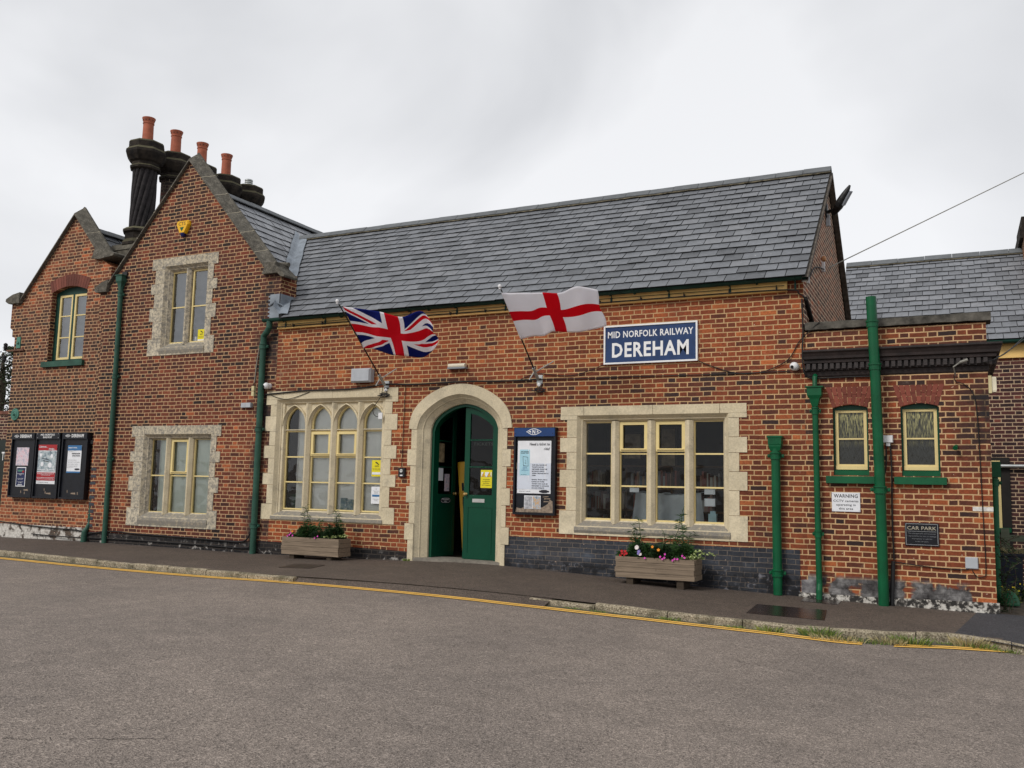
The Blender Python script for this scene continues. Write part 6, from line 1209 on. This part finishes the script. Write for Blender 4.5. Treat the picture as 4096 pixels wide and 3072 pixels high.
def trailing(cx, cy, cz, lab, seed, dirs):
    rnd = random.Random(seed); t = thing('trailing_plant', (cx, cy, cz), lab, 'plant'); mb = MB(); st_ = MB()
    for (dx, dy, dz, L) in dirs:
        P = [Vector((cx+dx*L*k/8, cy+dy*L*k/8, cz+dz*L*math.sin(k/8*2.2)+rnd.uniform(-.008, .008))) for k in range(9)]; st_.tube(P, .003, 4)
        for p in P:
            for _ in range(7): a = rnd.uniform(0, 6.28); rnd_leaf(mb, p+Vector((rnd.uniform(-.02, .02), rnd.uniform(-.02, .02), rnd.uniform(-.01, .02))), (math.cos(a), math.sin(a), rnd.uniform(0, .8)), rnd.uniform(.022, .036), .026, rnd, fold=.12)
    mb.build('foliage', M_['leaf_var'], t); st_.build('stems', M_['leaf'], t)
bush(-10.28, -.40, .24, .20, .12, .23, 1000, M_['leaf'], 'dense green plant left of centre in the planter under the pointed-head window', 1)
bush(-10.02, -.42, .23, .17, .12, .14, 380, M_['leaf_dk'], 'low dark green plant in the middle of the planter under the pointed-head window', 2)
bush(-9.72, -.38, .24, .20, .12, .24, 950, M_['leaf_dk'], 'dense dark plant right of centre in the planter under the pointed-head window', 3)
tall(-10.30, -.36, .25, .56, 'tall wiry plant on the left of the planter under the pointed-head window', 4); tall(-9.68, -.36, .25, .58, 'tall wiry plant on the right of the planter under the pointed-head window', 5); tall(-10.05, -.34, .25, .36, 'shorter wiry plant between two tall ones under the pointed-head window', 21, 12)
trailing(-9.68, -.47, .27, 'pale variegated plant at the right end of the planter under the pointed window', 6, [(-1, -.1, .1, .16), (1, .1, .15, .2), (1, .6, .2, .2), (-.6, .5, .3, .15), (.4, -.2, .2, .12)])
t = bush(-10.55, -.46, .25, .09, .07, .08, 130, M_['leaf'], 'small plant with pink and orange flowers at the left end of the planter', 7)
for (x, z, m_) in ((-10.56, .30, 'f_pink'), (-10.50, .36, 'f_orange'), (-10.49, .29, 'f_pink'), (-10.60, .28, 'f_pink'), (-10.53, .33, 'f_pink')): flower(t, x, -.55, z, .021, M_[m_])
t = bush(-9.95, -.50, .24, .06, .05, .05, 60, M_['leaf'], 'tiny plant with two pink flowers at the front of the planter', 8)
for (x, z) in ((-9.92, .30), (-9.98, .27)): flower(t, x, -.58, z, .018, M_['f_pink'])
bush(-4.18, -.40, .22, .19, .12, .23, 1000, M_['leaf'], 'dense green plant on the left of the planter under the wide window', 9); bush(-3.86, -.42, .22, .18, .12, .20, 800, M_['leaf_dk'], 'dark green plant in the middle of the planter under the wide window', 10); bush(-3.57, -.38, .22, .18, .12, .26, 950, M_['leaf'], 'dense green plant on the right of the planter under the wide window', 11, L=(.05, .09), w=.016)
tall(-4.22, -.36, .23, .58, 'tall narrow-leaved plant on the left of the planter under the wide window', 12, 34); tall(-3.55, -.34, .23, .76, 'tallest narrow-leaved plant on the right of the planter under the wide window', 13, 40); tall(-3.86, -.34, .23, .42, 'thin bare plant between the two tall ones under the wide window', 14, 10)
trailing(-3.42, -.47, .25, 'pale trailing plant spilling over the right end of the planter under the wide window', 15, [(1, .05, .22, .34), (1, .4, .1, .16), (-.7, 0, .1, .14), (.3, -.2, .25, .1), (.6, .3, .45, .24)])
t = bush(-4.40, -.46, .22, .10, .08, .10, 160, M_['leaf'], 'red-flowered plant at the left end of the planter under the wide window', 16)
for (x, z) in ((-4.41, .29), (-4.37, .32), (-4.44, .26), (-4.38, .27), (-4.42, .32), (-4.35, .29)): flower(t, x, -.55, z, .023, M_['f_red'])
t = bush(-4.14, -.50, .22, .07, .05, .10, 90, M_['leaf'], 'plant with a large white daisy and mauve flowers in the planter', 17)
flower(t, -4.18, -.58,   .385, .036, M_['f_white'], 11); flower(t, -4.15, -.58, .33, .028, M_['f_mauve'], 8); flower(t, -4.13, -.58, .29, .026, M_['f_white'], 8); flower(t, -4.16, -.58, .30, .022, M_['f_mauve'], 6)
t = bush(-3.92, -.49, .22, .06, .05, .12, 90, M_['leaf_dk'], 'pansy plant with two orange flowers in the middle of the planter', 18)
flower(t, -3.95, -.58, .405, .022, M_['f_orange']); flower(t, -3.86, -.58, .365, .025, M_['f_orange'])
t = bush(-3.72, -.50, .22, .16, .06, .08, 180, M_['leaf'], 'low plant with bright pink flowers along the front right of the planter', 19)
for (x, z) in ((-4.06, .24), (-3.83, .27), (-3.76, .31), (-3.77, .26), (-3.62, .25), (-3.58, .25), (-3.51, .30), (-3.48, .275), (-3.65, .23), (-3.80, .24)): flower(t, x, -.59, z, .018, M_['f_pink'])
# ---------------------------------------------------------------- covers, weeds
def cover(name, pts, zf, mat, lab, inset=.012):
    mb = MB(); P = [(x, y, zf(x, y)+.006) for x, y in pts]; mb.add(P+[(x, y, z-.03) for x, y, z in P], [(0, 1, 2, 3)]+[(i, i+4, (i+1) % 4+4, (i+1) % 4) for i in range(4)])
    t = tag(mb.build(name, mat), lab, 'manhole cover'); return t
cover('manhole_cover', [(-2.33, -2.02), (-1.44, -1.95), (-1.52, -1.10), (-2.36, -1.20)], pave, M_['iron'], 'large wet brown manhole cover near the grassy kerb at right'); cover('manhole_cover', [(-9.62, -1.90), (-9.05, -1.85), (-9.20, -1.27), (-9.76, -1.32)], pave, pm('rusty_cover', (.030, .020, .015), .5, .3, 10, .3, 60), 'small brown manhole cover in front of the left planter'); cover('drain_cover', [(-1.93, -.50), (-1.46, -.50), (-1.46, -.06), (-1.93, -.06)], pave, M_['iron'], 'wet black drain cover under the slim hopper drainpipe')
def tuft(x, y, z, n, h, sp, mat, lab, seed, grp='weeds along the kerb'):
    rnd = random.Random(seed); mb = MB()
    for i in range(n):
        a = rnd.uniform(0, 6.28); r_ = sp*rnd.random()**.7; p = Vector((x+r_*math.cos(a)*1.6, y+r_*math.sin(a)*.5, z)); L = h*rnd.uniform(.45, 1.1); d = Vector((math.cos(a)*rnd.uniform(.1, .9), math.sin(a)*rnd.uniform(.1, .7), 1)).normalized(); s_ = d.cross(Vector((rnd.uniform(-1, 1), rnd.uniform(-1, 1), 0))).normalized()*.0035
        m1 = p+d*L*.55; m2 = p+d*L+Vector((d.x, d.y, -.35))*L*.35; mb.add([p-s_*1.2, p+s_*1.2, m1+s_, m2, m1-s_], [(0, 1, 2, 3, 4)])
    return solo(mb, 'grass_tuft', mat, lab, 'grass tuft', grp)
T = [(-3.08, -2.70, 100, .07, .09, 'grass', 'small green weed tuft in the kerb level with the right planter'), (-3.95, -2.74, 70, .04, .06, 'grass', 'tiny weed at the kerb left of the right planter'), (-2.35, -2.70, 90, .05, .09, 'grass', 'low weed tuft at the kerb left of the large wet cover'), (-1.95, -2.68, 110, .11, .10, 'grass', 'bushy green weed beside the large wet manhole cover'), (-1.42, -2.62, 190, .15, .14, 'grass', 'tall bright weed overhanging the kerb right of the large wet cover'), (-1.22, -2.78, 160, .10, .18, 'straw', 'straggling straw-coloured grass flopping towards the yellow line'),
     (-.95, -2.70, 130, .07, .16, 'grass', 'flat green grass where the yellow line disappears'), (-.72, -2.62, 130, .12, .12, 'straw', 'dry grass clump just right of the vanished yellow line'), (-.50, -2.45, 240, .13, .13, 'grass', 'thick bright green grass clump at the broken kerb'), (-.12, -2.20, 70, .06, .15, 'grass', 'low grass along the kerb left of the straw clump'), (.06, -2.22, 200, .16, .11, 'straw', 'spiky straw clump near the end of the yellow line'), (.16, -2.26, 90, .10, .10, 'grass', 'green tuft growing through the spiky straw clump'), (.40, -2.32, 70, .07, .08, 'grass', 'small tuft at the very end of the yellow line'), (-8.42, -.08, 90, .06, .04, 'grass', 'small weed at the foot of the door arch, left side'), (-4.3, -2.70, 70, .035, .07, 'grass', 'sparse weed where the raised kerb starts again')]
for i, (x, y, n, h, sp, m_, lb) in enumerate(T): tuft(x, y, (road(x, y) if y < -1 else pave(x, y)), int(n*.75), h*.9, sp, M_[m_], lb, i+30, 'weeds along the kerb' if y < -1 else None)
mb = MB(); rnd = random.Random(77)
for i in range(520):
    x = rnd.uniform(-4.6, .6) if i < 400 else rnd.uniform(-12, -8.6); y = ky(x)-rnd.random()**2*.10+.01; z = road(x, y)+.004; a = rnd.uniform(0, 6.28)
    if mnoise.noise(Vector((x*1.7, 3, 0))) < -.08: continue
    rnd_leaf(mb, (x, y, z), (math.cos(a), math.sin(a), rnd.uniform(.1, .9)), rnd.uniform(.012, .035), .006, rnd)
tag(mb.build('moss', M_['grass']), 'moss and tiny weeds in the channel under the kerb', 'moss', kind='stuff')
# ---------------------------------------------------------------- the gap at right: timber, bin, weeds
t = thing('timber_rail', (.75, 3.5, -.2), 'mossy green timber rails on posts beyond the right corner', 'rail'); mb = MB(); mb.box(.50, 2.4, 3.44, 3.52, .52, .62); mb.build('rail', M_['wood_green'], t); mb = MB(); mb.box(.50, 2.4, 3.30, 3.60, .33, .39); mb.build('rail', M_['wood_green'], t)
for x in (.60, 1.9): mb = MB(); mb.box(x, x+.12, 3.42, 3.54, -.3, .72); mb.build('post', M_['wood_green'], t)
for x in (.52, .57): mb = MB(); mb.lathe((x, 3.44, .58), [(.02, 0), (.012, .015), (0, .018)], 8, ax='y'); mb.build('bolt', M_['steel'], t)
mb = MB(); mb.loft([[(.55-a, 3-a, z), (.85+a, 3-a, z), (.85+a, 3.35+a, z), (.55-a, 3.35+a, z)] for a, z in ((0, -.3), (.02, .30), (.04, .31), (.04, .35), (.0, .35), (-.02, .28))]); mb.add([(.55, 3, .3), (.85, 3, .3), (.85, 3.35, .3), (.55, 3.35, .3)], [(0, 1, 2, 3)]); solo(mb, 'plant_tub', pm('dark_blue_tub', (.010, .014, .03), .45, .2), 'dark blue square tub below the mossy timber rails', 'tub')
tuft(.72, 3.2, .30, 150, .20, .14, M_['straw'], 'dry grass spilling out of the dark blue tub', 90, None)
rnd = random.Random(5); t = thing('weed', (.46, .35, -.25), 'straggly tall weed growing at the foot of the right corner', 'weed'); mb = MB(); st_ = MB()
for s_ in range(6):
    P = [Vector((.47+.02*s_+rnd.uniform(-.02, .04)*k, .35+rnd.uniform(-.02, .05)*k, -.27+(.9+.15*rnd.random())*k/7)) for k in range(8)]; st_.tube(P, .004, 4)
    for i in range(60): k = rnd.random()*7; j = min(6, int(k)); p = P[j].lerp(P[j+1], k-j); a = rnd.uniform(0, 6.28); rnd_leaf(mb, p, (math.cos(a), math.sin(a), rnd.uniform(-.2, .8)), rnd.uniform(.03, .07), .016, rnd)
mb.build('foliage', M_['leaf_dk'], t); st_.build('stem', M_['wood_dark'], t)
for i in range(5): t = bush(.62+.16*i, 1.9+.25*(i % 3), -.29, .12, .12, .22, 160, M_['leaf_dk' if i % 2 else 'grass'], ['low weed clump nearest the right corner', 'low weed clump second from the right corner', 'low weed clump third from the right corner', 'low weed clump fourth from the right corner', 'low weed clump at the right edge'][i], 50+i, 'weed'); [flower(t, .62+.16*i+rnd.uniform(-.1, .1), 1.8, -.06+rnd.uniform(-.06, .08), .014, M_['f_yellow']) for _ in range(4)]
mb = MB(); mb.lathe((.60, 1.35, -.27), [(.13, 0), (.13, .02), (.11, .10), (.07, .17), (0, .2)], 14); solo(mb, 'drain_hood', M_['green'], 'green dome-shaped drain hood on the ground behind the right corner', 'drain hood', None, True)
mb = MB(); mb.tube([(.2, 5.9, 1.80), (4, 5.9, 1.80)], .035, 10); solo(mb, 'conduit', M_['steel'], 'horizontal grey metal pipe on the rear building wall', 'pipe', None, True)
cable([(.30, -.02, 2.95), (.52, 0, 3.02), (1.0, 3, 3.7), (1.5, 5.9, 4.4)], .008, 'thin black cable from the cornice to the rear building eaves', group=None); cable([(.5, -.02, 3.02), (.7, 1, 3.25), (1.2, 3.5, 4.0), (1.7, 5.9, 4.8)], .008, 'second thin black cable from the cornice corner up to the right', group=None)
# ---------------------------------------------------------------- far left background
t = thing('garden_wall', (-24, 1.5, -.1), 'dark brick boundary wall beyond the far left gable', 'wall'); mb = MB(); mb.box(-34, -19.7, 1.5, 1.75, -.3, 2.78); mb.build('brick_wall', M_['brick_rear'], t); mb = MB(); mb.box(-34, -19.7, 1.46, 1.8, 2.78, 2.86); mb.build('coping', pm('brick_coping', (.15, .06, .04), .9, .3), t)
t = thing('dark_sign', (-22, 1.4, .5), 'dark green board with white capitals beyond the far left gable', 'sign'); mb = MB(); mb.box(-23.6, -20.9, 1.40, 1.48, .55, 2.13); mb.build('panel', pm('sign_dark_green', (.012, .018, .014), .5, .2), t); text('TU', -21.30, 1.72, .20, 1.395, M_['white'], t, .22, bold=.02)
t = thing('tree', (-33, 9, 0), 'dark evergreen tree behind the boundary wall at far left', 'tree'); mb = MB(); mb.tube([(-33, 9, -.2), (-33.1, 9, 2.2), (-33, 9.1, 4.5), (-33, 9, 6)], [.28, .22, .13, .04], 10)
for i in range(14): a = i*2.4; z = 1.8+i*.27; mb.tube([(-33, 9, z), (-33+1.6*math.cos(a), 9+1.6*math.sin(a), z+.3)], [.06, .015], 5)
mb.build('trunk', M_['bark'], t); mb = MB(); rnd = random.Random(9)
for i in range(9000):
    a = rnd.uniform(0, 6.28); z = rnd.random(); R0 = 2.3*(1-z**1.7)+.35; q = rnd.random()**.45; p = Vector((-33+R0*q*math.cos(a), 9+R0*q*math.sin(a), 1.6+z*4.6))
    if mnoise.noise(p*1.3) < -.12: continue
    rnd_leaf(mb, p, (math.cos(a), math.sin(a), rnd.uniform(-.4, .7)), rnd.uniform(.10, .22), .08, rnd)
mb.build('crown', M_['conifer'], t)
